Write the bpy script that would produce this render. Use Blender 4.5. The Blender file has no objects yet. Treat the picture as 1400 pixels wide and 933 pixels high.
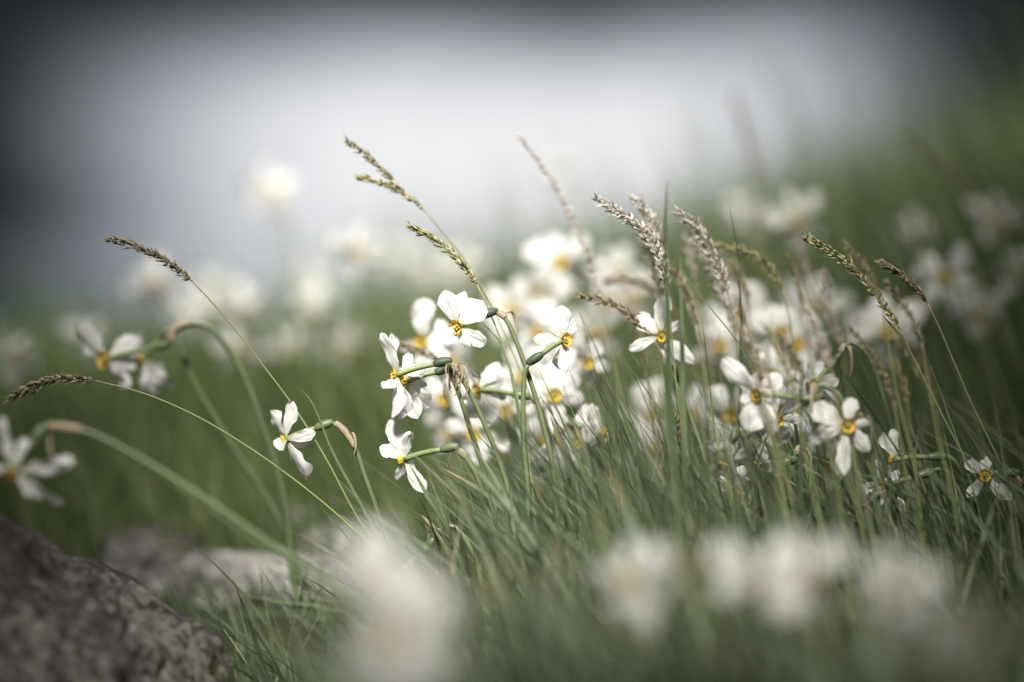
import bpy, bmesh, math, random
import numpy as np
from mathutils import Vector, Matrix, noise

# ------------------------------------------------------------------ camera
scene = bpy.context.scene
COL = scene.collection
PX = 3305.6                      # focal length in photo pixels (1400 wide, 85 mm)
TILT = math.radians(3.23)
CAM = Vector((0, 0, 0.5))
FWD = Vector((0, math.cos(TILT), -math.sin(TILT)))
UPV = Vector((0, math.sin(TILT), math.cos(TILT)))
RGT = Vector((1, 0, 0))
FOCUS = 2.36

cam_data = bpy.data.cameras.new("camera")
cam = bpy.data.objects.new("camera", cam_data)
COL.objects.link(cam)
cam.location = CAM
cam.rotation_euler = (math.radians(90) - TILT, 0, 0)
cam_data.lens = 85
cam_data.sensor_width = 36
cam_data.clip_start = 0.05
cam_data.clip_end = 12000
cam_data.dof.use_dof = True
cam_data.dof.focus_distance = FOCUS
cam_data.dof.aperture_fstop = 1.3
scene.camera = cam

# ------------------------------------------------------------------ light
SUN_EL, SUN_AZ = math.radians(50), math.radians(184)     # azimuth clockwise from +Y
world = bpy.data.worlds.new("World")
scene.world = world
world.use_nodes = True
wt = world.node_tree
wt.nodes.clear()


def N(t, kind, **kw):
    n = t.nodes.new(kind)
    for k, v in kw.items():
        if hasattr(n, k):
            setattr(n, k, v)
        else:
            n.inputs[k.replace('_', ' ')].default_value = v
    return n


def MATH(t, op, a, b=None, c=None, clamp=False):
    n = t.nodes.new('ShaderNodeMath')
    n.operation = op
    n.use_clamp = clamp
    for i, v in enumerate((a, b, c)):
        if v is None:
            continue
        if isinstance(v, (int, float)):
            n.inputs[i].default_value = v
        else:
            t.links.new(v, n.inputs[i])
    return n.outputs[0]


def MAPR(t, v, a, b, lo=0.0, hi=1.0, smooth=True):
    n = t.nodes.new('ShaderNodeMapRange')
    n.interpolation_type = 'SMOOTHSTEP' if smooth else 'LINEAR'
    t.links.new(v, n.inputs['Value'])
    for k, x in (('From Min', a), ('From Max', b), ('To Min', lo), ('To Max', hi)):
        n.inputs[k].default_value = x
    return n.outputs['Result']


tc = N(wt, 'ShaderNodeTexCoord')
sep = N(wt, 'ShaderNodeSeparateXYZ')
wt.links.new(tc.outputs['Generated'], sep.inputs[0])
el = MATH(wt, 'MULTIPLY', MATH(wt, 'ARCSINE', sep.outputs['Z']), 57.2958)
az = MATH(wt, 'MULTIPLY', MATH(wt, 'ARCTAN2', sep.outputs['X'], sep.outputs['Y']), 57.2958)
ns = N(wt, 'ShaderNodeTexNoise')
mp = N(wt, 'ShaderNodeMapping')
mp.inputs['Scale'].default_value = (2.2, 2.2, 5.0)
wt.links.new(tc.outputs['Generated'], mp.inputs[0])
wt.links.new(mp.outputs[0], ns.inputs['Vector'])
ns.inputs['Scale'].default_value = 3.0
ns.inputs['Detail'].default_value = 5.0
cl = MAPR(wt, ns.outputs['Fac'], 0.3, 0.7, -1.0, 1.0, False)
elw = MATH(wt, 'ADD', el, MATH(wt, 'MULTIPLY', cl, 0.4))
azw = MATH(wt, 'ADD', az, MATH(wt, 'MULTIPLY', cl, 0.5))
# the bright gap under the dark cloud bank over the valley
gE = MAPR(wt, elw, 5.6, 1.9)
gL = MAPR(wt, azw, -12.5, -3.0)
gR = MAPR(wt, azw, 11.8, 2.5)
gap = MATH(wt, 'MULTIPLY', MATH(wt, 'MULTIPLY', gL, gR), gE)
# open overcast away from the bank
dist = MATH(wt, 'MULTIPLY', MATH(wt, 'ARCCOSINE', sep.outputs['Y']), 57.2958)
openc = MAPR(wt, dist, 20.0, 58.0)
lum_bank = MATH(wt, 'ADD', 0.003, MATH(wt, 'MULTIPLY', gap, 0.226))
lum_open = MATH(wt, 'MULTIPLY', openc, MATH(wt, 'ADD', 0.045, MATH(wt, 'MULTIPLY', cl, 0.02)))
lum = MATH(wt, 'ADD', lum_bank, lum_open)
tint = N(wt, 'ShaderNodeMix', data_type='RGBA')
wt.links.new(MATH(wt, 'MULTIPLY', lum, 3.6, clamp=True), tint.inputs['Factor'])
tint.inputs['A'].default_value = (0.88, 0.97, 1.10, 1)
tint.inputs['B'].default_value = (1.0, 0.985, 0.98, 1)
cloud = N(wt, 'ShaderNodeVectorMath', operation='SCALE')
wt.links.new(tint.outputs['Result'], cloud.inputs[0])
wt.links.new(MATH(wt, 'MULTIPLY', lum, 10.0), cloud.inputs['Scale'])
sky = N(wt, 'ShaderNodeTexSky', sky_type='NISHITA')
sky.sun_disc = False
sky.sun_elevation = SUN_EL
sky.sun_rotation = SUN_AZ
mixw = N(wt, 'ShaderNodeMix', data_type='RGBA')
mixw.inputs['Factor'].default_value = 0.998            # almost closed cloud cover
wt.links.new(sky.outputs[0], mixw.inputs['A'])
wt.links.new(cloud.outputs[0], mixw.inputs['B'])
bg = N(wt, 'ShaderNodeBackground')
bg.inputs['Strength'].default_value = 0.05
wt.links.new(mixw.outputs['Result'], bg.inputs['Color'])
wo = N(wt, 'ShaderNodeOutputWorld')
wt.links.new(bg.outputs[0], wo.inputs['Surface'])

sun_data = bpy.data.lights.new("sun", 'SUN')
sun_data.energy = 1.5
sun_data.angle = math.radians(10)
sun_data.color = (1.0, 0.965, 0.91)
sun = bpy.data.objects.new("sun", sun_data)
COL.objects.link(sun)
sd = Vector((math.sin(SUN_AZ) * math.cos(SUN_EL), math.cos(SUN_AZ) * math.cos(SUN_EL), math.sin(SUN_EL)))
sun.rotation_euler = sd.to_track_quat('Z', 'Y').to_euler()
sun.location = (0, 0, 30)

scene.view_settings.view_transform = 'Standard'
scene.view_settings.look = 'None'
scene.view_settings.exposure = 2.95
scene.view_settings.gamma = 1.0
scene.render.engine = 'CYCLES'
scene.cycles.use_denoising = True
scene.cycles.max_bounces = 6
scene.cycles.transparent_max_bounces = 4

rnd = random.Random(7)
npr = np.random.default_rng(11)


# ------------------------------------------------------------------ helpers
def P(x, y, d):
    """photo pixel and depth along the lens axis -> a point in the meadow"""
    return CAM + RGT * ((x - 700) / PX * d) + UPV * (-(y - 466.5) / PX * d) + FWD * d


def sstep(a, b, x):
    t = min(1, max(0, (x - a) / (b - a)))
    return t * t * (3 - 2 * t)


def np_sstep(a, b, x):
    t = np.clip((x - a) / (b - a), 0, 1)
    return t * t * (3 - 2 * t)


def ground_np(x, y):
    w = 0.22 * x + 0.12
    rise = np.where(w > 0.0, w, 0.0)
    rise = 0.5 * (w + np.sqrt(w * w + 0.01))
    rise = np.minimum(rise, 0.9 + 0.0 * x)
    g = rise * np_sstep(2.5, 5.5, y)
    side = np.clip(0.35 - 0.10 * x, 0.05, 1.2)
    g = g - side * 0.17 * np.clip(y - 6.3, 0, None) ** 1.3
    far = np.sqrt(x * x + y * y)
    g = g - 0.06 * np.clip(far - 14, 0, None)
    g = g + 0.012 * np.sin(x * 7.1 + 1.3) * np.cos(y * 5.3) * (far < 30)
    return np.maximum(g, -30.0)


def ground(x, y):
    return float(ground_np(np.array([x]), np.array([y]))[0])


def tag(o, label=None, cat=None, group=None, kind=None):
    if label:
        o['label'] = label
    if cat:
        o['category'] = cat
    if group:
        o['group'] = group
    if kind:
        o['kind'] = kind
    return o


def empty(name, loc):
    o = bpy.data.objects.new(name, None)
    COL.objects.link(o)
    o.location = loc
    o.empty_display_size = 0.02
    return o


class MB:
    """collects vertices and faces of ONE mesh object"""
    def __init__(self):
        self.v, self.f, self.uv, self.tint = [], [], [], []

    def add(self, verts, faces, uv=None, tint=0.5):
        o = len(self.v)
        self.v += [tuple(p) for p in verts]
        self.f += [tuple(i + o for i in q) for q in faces]
        self.uv += uv if uv is not None else [(0.5, 0.5)] * len(verts)
        self.tint += [tint] * len(verts) if isinstance(tint, float) else list(tint)

    def build(self, name, mat, parent=None, smooth=True):
        me = bpy.data.meshes.new(name)
        off = parent_origin(parent)
        me.from_pydata([(p[0] - off.x, p[1] - off.y, p[2] - off.z) for p in self.v], [], self.f)
        uvl = me.uv_layers.new(name="UVMap")
        idx = np.empty(len(me.loops), dtype=np.int32)
        me.loops.foreach_get('vertex_index', idx)
        uvl.data.foreach_set('uv', np.array(self.uv, dtype=np.float32)[idx].ravel())
        at = me.attributes.new("tint", 'FLOAT', 'POINT')
        at.data.foreach_set('value', np.array(self.tint, dtype=np.float32))
        if smooth:
            me.polygons.foreach_set('use_smooth', [True] * len(me.polygons))
        me.materials.append(mat)
        o = bpy.data.objects.new(name, me)
        COL.objects.link(o)
        if parent:
            o.parent = parent
        return o


def parent_origin(p):
    off = Vector((0, 0, 0))
    while p is not None:
        off += p.location
        p = p.parent
    return off


def spline(pts, n):
    """centripetal-ish Catmull-Rom through pts"""
    pts = [Vector(p) for p in pts]
    if len(pts) == 2:
        return [pts[0].lerp(pts[1], i / (n - 1)) for i in range(n)]
    ext = [pts[0] * 2 - pts[1]] + pts + [pts[-1] * 2 - pts[-2]]
    seg = [max(1e-6, (pts[i + 1] - pts[i]).length) for i in range(len(pts) - 1)]
    tot = sum(seg)
    out = []
    for k in range(n):
        s = k / (n - 1) * tot
        i = 0
        while i < len(seg) - 1 and s > seg[i]:
            s -= seg[i]
            i += 1
        t = min(1, s / seg[i])
        p0, p1, p2, p3 = ext[i], ext[i + 1], ext[i + 2], ext[i + 3]
        l0 = max(1e-6, (p1 - p0).length)
        l2 = max(1e-6, (p3 - p2).length)
        m1 = ((p1 - p0) / l0 * seg[i] + (p2 - p1)) * 0.5 * min(1, 1)
        m2 = ((p2 - p1) + (p3 - p2) / l2 * seg[i]) * 0.5
        t2, t3 = t * t, t * t * t
        out.append(p1 * (2 * t3 - 3 * t2 + 1) + m1 * (t3 - 2 * t2 + t) + p2 * (-2 * t3 + 3 * t2) + m2 * (t3 - t2))
    return out


def frames(pts):
    fr = []
    u = None
    for i, p in enumerate(pts):
        a = pts[max(0, i - 1)]
        b = pts[min(len(pts) - 1, i + 1)]
        t = (b - a)
        t = t.normalized() if t.length > 1e-9 else Vector((0, 0, 1))
        if u is None:
            u = t.orthogonal().normalized()
        u = (u - t * u.dot(t))
        u = u.normalized() if u.length > 1e-6 else t.orthogonal().normalized()
        fr.append((p, t, u, t.cross(u)))
    return fr


def tube(mb, pts, rad, seg=8, tint=0.5, squash=1.0):
    fr = frames(pts)
    n = len(pts)
    vs, uv, tn = [], [], []
    for i, (p, t, u, v) in enumerate(fr):
        r = rad(i / (n - 1)) if callable(rad) else rad
        for k in range(seg):
            a = 2 * math.pi * k / seg
            vs.append(p + u * (math.cos(a) * r) + v * (math.sin(a) * r * squash))
            uv.append((k / seg, i / (n - 1)))
            tn.append(tint(i / (n - 1)) if callable(tint) else tint)
    fs = []
    for i in range(n - 1):
        for k in range(seg):
            k2 = (k + 1) % seg
            fs.append((i * seg + k, i * seg + k2, (i + 1) * seg + k2, (i + 1) * seg + k))
    fs.append(tuple(range(seg))[::-1])
    fs.append(tuple((n - 1) * seg + k for k in range(seg)))
    mb.add(vs, fs, uv, tn)


def ribbon(mb, pts, width, normal, fold=0.25, twist=0.0, tint=0.5, prof=None):
    """a leaf blade: three vertices across, a keel fold, tapering to a tip"""
    n = len(pts)
    fr = frames(pts)
    vs, uv, tn = [], [], []
    for i, (p, t, _, _) in enumerate(fr):
        s = i / (n - 1)
        nn = normal - t * normal.dot(t)
        nn = nn.normalized() if nn.length > 1e-6 else t.orthogonal().normalized()
        nn = Matrix.Rotation(twist * s, 3, t) @ nn
        w = t.cross(nn)
        if prof:
            ww = width * prof(s)
        else:
            ww = width * min(1, 0.55 + s * 1.2) * (1 - s ** 5) ** 0.7
        ww = max(ww, width * 0.03)
        vs += [p - w * ww * 0.5, p - nn * (fold * ww * 0.5), p + w * ww * 0.5]
        uv += [(0, s), (0.5, s), (1, s)]
        tn += [tint] * 3
    fs = []
    for i in range(n - 1):
        a = i * 3
        fs += [(a, a + 1, a + 4, a + 3), (a + 1, a + 2, a + 5, a + 4)]
    mb.add(vs, fs, uv, tn)


# ------------------------------------------------------------------ materials
def new_mat(name):
    m = bpy.data.materials.new(name)
    m.use_nodes = True
    t = m.node_tree
    t.nodes.clear()
    out = N(t, 'ShaderNodeOutputMaterial')
    return m, t, out


def ramp(t, fac, stops):
    r = N(t, 'ShaderNodeValToRGB')
    while len(r.color_ramp.elements) < len(stops):
        r.color_ramp.elements.new(0.5)
    for e, (p, c) in zip(r.color_ramp.elements, stops):
        e.position = p
        e.color = (*c, 1)
    t.links.new(fac, r.inputs[0])
    return r.outputs[0]


def thin_surface(t, out, col, trans=0.35, rough=0.5, bump=None, tcol=None, spec=0.4):
    """principled front with light coming through the blade"""
    b = N(t, 'ShaderNodeBsdfPrincipled')
    t.links.new(col, b.inputs['Base Color'])
    b.inputs['Roughness'].default_value = rough
    b.inputs['Specular IOR Level'].default_value = spec
    tr = N(t, 'ShaderNodeBsdfTranslucent')
    t.links.new(tcol or col, tr.inputs['Color'])
    if bump is not None:
        t.links.new(bump, b.inputs['Normal'])
    mx = N(t, 'ShaderNodeMixShader')
    mx.inputs[0].default_value = trans
    t.links.new(b.outputs[0], mx.inputs[1])
    t.links.new(tr.outputs[0], mx.inputs[2])
    t.links.new(mx.outputs[0], out.inputs['Surface'])


def uv_noise(t, sx, sy, scale, detail=3):
    tcn = N(t, 'ShaderNodeTexCoord')
    m = N(t, 'ShaderNodeMapping')
    m.inputs['Scale'].default_value = (sx, sy, 1)
    t.links.new(tcn.outputs['UV'], m.inputs[0])
    n = N(t, 'ShaderNodeTexNoise')
    n.inputs['Scale'].default_value = scale
    n.inputs['Detail'].default_value = detail
    t.links.new(m.outputs[0], n.inputs['Vector'])
    return n.outputs['Fac']


def attr(t, name):
    a = N(t, 'ShaderNodeAttribute')
    a.attribute_name = name
    return a.outputs['Fac']


def obj_noise(t, scale, detail=4, rough=0.55):
    tcn = N(t, 'ShaderNodeTexCoord')
    n = N(t, 'ShaderNodeTexNoise')
    n.inputs['Scale'].default_value = scale
    n.inputs['Detail'].default_value = detail
    n.inputs['Roughness'].default_value = rough
    t.links.new(tcn.outputs['Object'], n.inputs['Vector'])
    return n.outputs['Fac']


def bump_of(t, h, strength=0.3, dist=0.001):
    b = N(t, 'ShaderNodeBump')
    b.inputs['Strength'].default_value = strength
    b.inputs['Distance'].default_value = dist
    t.links.new(h, b.inputs['Height'])
    return b.outputs[0]


M = {}


def uv_sep(t):
    tcn = N(t, 'ShaderNodeTexCoord')
    s = N(t, 'ShaderNodeSeparateXYZ')
    t.links.new(tcn.outputs['UV'], s.inputs[0])
    return s.outputs


def build_materials():
    # petals: white tissue, greenish cream claw, fine lengthwise veins, tips browned here and there
    m, t, out = new_mat("petal_white")
    s = uv_sep(t)
    vein = uv_noise(t, 34, 0.8, 1.0, 3)
    claw = ramp(t, s['Y'], [(0.0, (0.68, 0.70, 0.40)), (0.14, (0.80, 0.80, 0.69)), (0.34, (0.85, 0.845, 0.82))])
    mxv = N(t, 'ShaderNodeMix', data_type='RGBA', blend_type='MULTIPLY')
    t.links.new(MAPR(t, vein, 0.35, 0.7), mxv.inputs['Factor'])
    t.links.new(claw, mxv.inputs['A'])
    mxv.inputs['B'].default_value = (0.85, 0.855, 0.84, 1)
    brown = N(t, 'ShaderNodeMix', data_type='RGBA')
    wear = MATH(t, 'MULTIPLY', MAPR(t, MATH(t, 'ADD', s['Y'], MATH(t, 'MULTIPLY', vein, 0.08)), 0.95, 1.04), MAPR(t, attr(t, 'tint'), 0.72, 0.9))
    t.links.new(wear, brown.inputs['Factor'])
    t.links.new(mxv.outputs['Result'], brown.inputs['A'])
    brown.inputs['B'].default_value = (0.46, 0.30, 0.18, 1)
    thin_surface(t, out, brown.outputs['Result'], 0.42, 0.6, bump_of(t, vein, 0.5, 0.0014), spec=0.25)
    M['petal'] = m

    m, t, out = new_mat("corona_yellow")
    s = uv_sep(t)
    c = ramp(t, s['Y'], [(0.0, (0.30, 0.34, 0.06)), (0.35, (0.68, 0.50, 0.06)), (0.85, (0.80, 0.58, 0.07)), (1.0, (0.74, 0.44, 0.06))])
    thin_surface(t, out, c, 0.3, 0.5, bump_of(t, uv_noise(t, 30, 1, 1), 0.4, 0.001))
    M['corona'] = m

    m, t, out = new_mat("corona_rim_orange")
    n1 = obj_noise(t, 220, 2)
    c = ramp(t, n1, [(0.3, (0.50, 0.17, 0.04)), (0.7, (0.62, 0.36, 0.07))])
    thin_surface(t, out, c, 0.25, 0.55)
    M['rim'] = m

    m, t, out = new_mat("anther_cream")
    n1 = obj_noise(t, 600, 2)
    c = ramp(t, n1, [(0.3, (0.30, 0.22, 0.05)), (0.7, (0.62, 0.52, 0.18))])
    thin_surface(t, out, c, 0.0, 0.8)
    M['anther'] = m

    def green(name, stops, trans, rough, stripes=22.0, spec=0.4, tscale=1.15, tips=0.0):
        m, t, out = new_mat(name)
        f = uv_noise(t, stripes, 0.7, 1.0, 2)
        big = obj_noise(t, 26, 3)
        fac = MATH(t, 'ADD', MATH(t, 'MULTIPLY', f, 0.25), MATH(t, 'ADD', MATH(t, 'MULTIPLY', attr(t, 'tint'), 0.75), MATH(t, 'MULTIPLY', big, 0.2)), clamp=False)
        fac = MATH(t, 'SUBTRACT', fac, 0.12)
        c = ramp(t, fac, stops)
        tipm = N(t, 'ShaderNodeMix', data_type='RGBA')
        vv = uv_sep(t)['Y']
        wither = MATH(t, 'MULTIPLY', MAPR(t, MATH(t, 'ADD', vv, MATH(t, 'MULTIPLY', big, 0.25)), 0.98, 1.10), tips)
        t.links.new(wither, tipm.inputs['Factor'])
        t.links.new(c, tipm.inputs['A'])
        tipm.inputs['B'].default_value = (0.36, 0.24, 0.10, 1)
        c = tipm.outputs['Result']
        tcol = N(t, 'ShaderNodeMix', data_type='RGBA', blend_type='MULTIPLY')
        tcol.inputs['Factor'].default_value = 1.0
        t.links.new(c, tcol.inputs['A'])
        tcol.inputs['B'].default_value = (1.1 * tscale, 1.15 * tscale, 0.85 * tscale, 1)
        thin_surface(t, out, c, trans, rough, bump_of(t, f, 0.25, 0.0006), tcol.outputs['Result'], spec)
        return m
    M['stem'] = green("stem_green", [(0.1, (0.055, 0.08, 0.04)), (0.5, (0.12, 0.155, 0.075)), (0.9, (0.20, 0.23, 0.11))], 0.12, 0.42)
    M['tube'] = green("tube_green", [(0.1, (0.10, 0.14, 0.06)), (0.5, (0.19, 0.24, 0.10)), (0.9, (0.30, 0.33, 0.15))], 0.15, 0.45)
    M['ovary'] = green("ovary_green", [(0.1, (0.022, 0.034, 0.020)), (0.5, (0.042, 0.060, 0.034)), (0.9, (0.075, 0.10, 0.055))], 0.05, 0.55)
    M['leaf'] = green("leaf_glaucous", [(0.1, (0.045, 0.07, 0.042)), (0.5, (0.10, 0.135, 0.08)), (0.9, (0.24, 0.27, 0.18))], 0.28, 0.45, tips=0.5)
    M['grass'] = green("grass_green", [(0.05, (0.020, 0.035, 0.015)), (0.36, (0.058, 0.092, 0.042)), (0.62, (0.145, 0.188, 0.098)),
                                       (0.84, (0.31, 0.31, 0.20)), (1.0, (0.52, 0.47, 0.34))], 0.3, 0.5, 14, tips=0.2)
    M['meadow'] = green("meadow_green", [(0.05, (0.034, 0.056, 0.017)), (0.4, (0.085, 0.125, 0.042)), (0.68, (0.165, 0.20, 0.085)),
                                           (0.85, (0.27, 0.26, 0.13)), (1.0, (0.36, 0.30, 0.17))], 0.4, 0.5, 14, 0.4, 1.7)
    M['culm'] = green("culm_straw", [(0.1, (0.13, 0.17, 0.06)), (0.5, (0.22, 0.25, 0.10)), (0.9, (0.28, 0.20, 0.13))], 0.1, 0.45)

    def seed(name, stops):
        m, t, out = new_mat(name)
        f = uv_noise(t, 9, 1.4, 1.0, 2)
        fac = MATH(t, 'ADD', MATH(t, 'MULTIPLY', f, 0.4), MATH(t, 'MULTIPLY', attr(t, 'tint'), 0.8))
        c = ramp(t, MATH(t, 'SUBTRACT', fac, 0.12), stops)
        thin_surface(t, out, c, 0.18, 0.5, bump_of(t, f, 0.4, 0.0006))
        return m
    M['seed_green'] = seed("seed_tan_green", [(0.1, (0.09, 0.10, 0.035)), (0.45, (0.24, 0.23, 0.09)), (0.75, (0.45, 0.41, 0.20)), (1.0, (0.66, 0.60, 0.40))])
    M['seed_brown'] = seed("seed_brown", [(0.1, (0.07, 0.055, 0.035)), (0.5, (0.20, 0.165, 0.09)), (0.85, (0.40, 0.34, 0.20)), (1.0, (0.56, 0.49, 0.33))])
    M['seed_pink'] = seed("seed_mauve", [(0.1, (0.17, 0.12, 0.10)), (0.42, (0.38, 0.315, 0.26)), (0.7, (0.66, 0.60, 0.50)), (1.0, (0.85, 0.81, 0.72))])

    m, t, out = new_mat("spathe_paper")
    f = uv_noise(t, 12, 1.0, 1.0, 3)
    c = ramp(t, f, [(0.3, (0.20, 0.145, 0.08)), (0.5, (0.42, 0.345, 0.225)), (0.7, (0.64, 0.57, 0.44))])
    thin_surface(t, out, c, 0.35, 0.6, bump_of(t, f, 0.5, 0.001))
    M['spathe'] = m

    # rock: grey-brown, pitted, pale lichen crusts and dark moss patches
    def rock(name, base, pale, lich):
        m, t, out = new_mat(name)
        n1 = obj_noise(t, 40, 9, 0.75)
        n2 = obj_noise(t, 110, 6, 0.75)
        n3 = obj_noise(t, 210, 4, 0.7)
        n4 = obj_noise(t, 5, 5, 0.6)
        c = ramp(t, MATH(t, 'ADD', MATH(t, 'MULTIPLY', n1, 0.6), MATH(t, 'MULTIPLY', n2, 0.4)),
                 [(0.40, tuple(x * 0.25 for x in base)), (0.5, base), (0.60, pale)])
        mx = N(t, 'ShaderNodeMix', data_type='RGBA')
        t.links.new(MAPR(t, MATH(t, 'ADD', MATH(t, 'MULTIPLY', n2, 0.7), MATH(t, 'MULTIPLY', n4, 0.4)), 0.555, 0.62, 0, 0.75), mx.inputs['Factor'])
        t.links.new(c, mx.inputs['A'])
        mx.inputs['B'].default_value = (*lich, 1)
        mx2 = N(t, 'ShaderNodeMix', data_type='RGBA')
        t.links.new(MAPR(t, n3, 0.62, 0.72, 0, 0.75), mx2.inputs['Factor'])
        t.links.new(mx.outputs['Result'], mx2.inputs['A'])
        mx2.inputs['B'].default_value = (0.02, 0.018, 0.015, 1)
        vo = N(t, 'ShaderNodeTexVoronoi', feature='DISTANCE_TO_EDGE')
        vo.inputs['Scale'].default_value = 7.0
        tcn = N(t, 'ShaderNodeTexCoord')
        warp = N(t, 'ShaderNodeVectorMath', operation='ADD')
        wn = N(t, 'ShaderNodeTexNoise')
        wn.inputs['Scale'].default_value = 12.0
        t.links.new(tcn.outputs['Object'], wn.inputs['Vector'])
        wsc = N(t, 'ShaderNodeVectorMath', operation='SCALE')
        wsc.inputs['Scale'].default_value = 0.12
        t.links.new(wn.outputs['Color'], wsc.inputs[0])
        t.links.new(tcn.outputs['Object'], warp.inputs[0])
        t.links.new(wsc.outputs[0], warp.inputs[1])
        t.links.new(warp.outputs[0], vo.inputs['Vector'])
        crack = MAPR(t, vo.outputs['Distance'], 0.0, 0.03)
        mx3 = N(t, 'ShaderNodeMix', data_type='RGBA')
        t.links.new(crack, mx3.inputs['Factor'])
        mx3.inputs['A'].default_value = (0.018, 0.015, 0.012, 1)
        t.links.new(mx2.outputs['Result'], mx3.inputs['B'])
        b = N(t, 'ShaderNodeBsdfPrincipled')
        t.links.new(mx3.outputs['Result'], b.inputs['Base Color'])
        b.inputs['Roughness'].default_value = 0.9
        hgt = MATH(t, 'ADD', MATH(t, 'ADD', MATH(t, 'MULTIPLY', n2, 0.7), MATH(t, 'MULTIPLY', n3, 0.3)), MATH(t, 'MULTIPLY', crack, 0.35))
        t.links.new(bump_of(t, hgt, 0.9, 0.012), b.inputs['Normal'])
        t.links.new(b.outputs[0], out.inputs['Surface'])
        return m
    M['rock'] = rock("rock_dark", (0.034, 0.028, 0.024), (0.075, 0.066, 0.058), (0.21, 0.195, 0.17))
    M['stone'] = rock("stone_pale", (0.28, 0.26, 0.24), (0.46, 0.44, 0.42), (0.6, 0.6, 0.57))
    M['stone_dark'] = rock("stone_brown", (0.10, 0.085, 0.075), (0.17, 0.15, 0.14), (0.25, 0.24, 0.23))

    m, t, out = new_mat("meadow_soil")
    c = ramp(t, obj_noise(t, 5, 8, 0.6), [(0.3, (0.028, 0.030, 0.014)), (0.55, (0.052, 0.062, 0.026)), (0.75, (0.085, 0.095, 0.045))])
    b = N(t, 'ShaderNodeBsdfPrincipled')
    t.links.new(c, b.inputs['Base Color'])
    b.inputs['Roughness'].default_value = 1.0
    t.links.new(bump_of(t, obj_noise(t, 40, 6, 0.7), 1.0, 0.03), b.inputs['Normal'])
    t.links.new(b.outputs[0], out.inputs['Surface'])
    M['soil'] = m

    m, t, out = new_mat("lake_water")
    b = N(t, 'ShaderNodeBsdfPrincipled')
    b.inputs['Base Color'].default_value = (0.035, 0.05, 0.06, 1)
    b.inputs['Roughness'].default_value = 0.04
    b.inputs['IOR'].default_value = 1.33
    t.links.new(bump_of(t, obj_noise(t, 0.35, 4), 0.04, 0.3), b.inputs['Normal'])
    t.links.new(b.outputs[0], out.inputs['Surface'])
    M['water'] = m


build_materials()


# ------------------------------------------------------------------ the setting
def build_ground():
    k = np.linspace(-1, 1, 201)
    xs = np.sign(k) * (np.abs(k) * 3.0 + 240 * np.abs(k) ** 6)
    j = np.linspace(0, 1, 221)
    ys = -2.5 + 14 * j + 480 * j ** 7
    gx, gy = np.meshgrid(xs, ys)
    z = ground_np(gx.ravel(), gy.ravel())
    rough = np.array([noise.noise(Vector((a * 3, b * 3, 0))) * 0.02 + noise.noise(Vector((a * 11, b * 11, 3))) * 0.008
                      for a, b in zip(gx.ravel(), gy.ravel())])
    v = np.stack([gx.ravel(), gy.ravel(), z + rough], 1)
    nx, ny = len(xs), len(ys)
    i = np.arange(nx * ny).reshape(ny, nx)
    f = np.stack([i[:-1, :-1], i[:-1, 1:], i[1:, 1:], i[1:, :-1]], -1).reshape(-1, 4)
    me = bpy.data.meshes.new("ground")
    me.from_pydata(v.tolist(), [], f.tolist())
    me.polygons.foreach_set('use_smooth', [True] * len(me.polygons))
    me.materials.append(M['soil'])
    o = bpy.data.objects.new("ground", me)
    COL.objects.link(o)
    tag(o, kind='structure')
    # the lake down in the valley
    me = bpy.data.meshes.new("lake")
    nseg = 64
    ring = [(0, 3000, -24)] + [(9000 * math.cos(2 * math.pi * q / nseg), 3000 + 6500 * math.sin(2 * math.pi * q / nseg), -24) for q in range(nseg)]
    me.from_pydata(ring, [], [(0, 1 + q, 1 + (q + 1) % nseg) for q in range(nseg)])
    me.materials.append(M['water'])
    o = bpy.data.objects.new("lake", me)
    COL.objects.link(o)
    tag(o, kind='structure')


build_ground()


def stone(name, c, size, mat, label, cat, seed, rough=0.18, sub=5, rotz=0.0, group=None, fine=0.02):
    bm = bmesh.new()
    bmesh.ops.create_icosphere(bm, subdivisions=sub, radius=1.0)
    rot = Matrix.Rotation(rotz, 3, 'Z')
    for v in bm.verts:
        p = v.co.copy()
        q = p + Vector((seed * 7.3, seed * 3.1, seed))
        d = noise.noise(q * 1.3) * rough + noise.noise(q * 3.1) * rough * 0.45 + noise.noise(q * 9) * fine + noise.noise(q * 23) * fine * 0.4
        p *= 1 + d
        v.co = rot @ Vector((p.x * size[0], p.y * size[1], p.z * size[2]))
    me = bpy.data.meshes.new(name)
    bm.to_mesh(me)
    bm.free()
    me.polygons.foreach_set('use_smooth', [True] * len(me.polygons))
    me.materials.append(mat)
    o = bpy.data.objects.new(name, me)
    COL.objects.link(o)
    o.location = c
    tag(o, label, cat, group)
    return o


stone("boulder", (-0.735, 2.10, -0.015), (0.52, 0.36, 0.275), M['rock'],
      "big dark weathered boulder with a rounded shoulder and crusty lichen edge", "boulder", 3, 0.13, 7, 0.3, fine=0.035)
for cx, cy, cz, sz, sd_, lab in [  # unseen rocks added beside and behind the camera to shade the frame edges
        (-2.10, 0.0, 2.6, (1.60, 0.7, 3.9), 21, "unseen rock pillar added to block the sun on the boulder side of the meadow"),
        (1.76, 0.0, 4.0, (1.60, 0.7, 4.2), 27, "unseen rock pillar added to block the sun on the dark grass side of the meadow"),
        (-0.35, -0.9, 1.3, (1.3, 0.45, 1.50), 33, "unseen low broad rock added to block the sun between the two tall pillars"),
        (0.57, -0.9, 1.5, (0.58, 0.45, 2.75), 39, "unseen slim rock pillar added to block the sun beside the low broad one")]:
    stone("sun_blocker_pillar" if sz[2] > 3 else "sun_blocker_low", (cx, cy, cz), sz, M['rock'], lab, "rock", sd_, 0.05, 5, 0.0, "unseen sun blockers added beside and behind the viewer")
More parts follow.
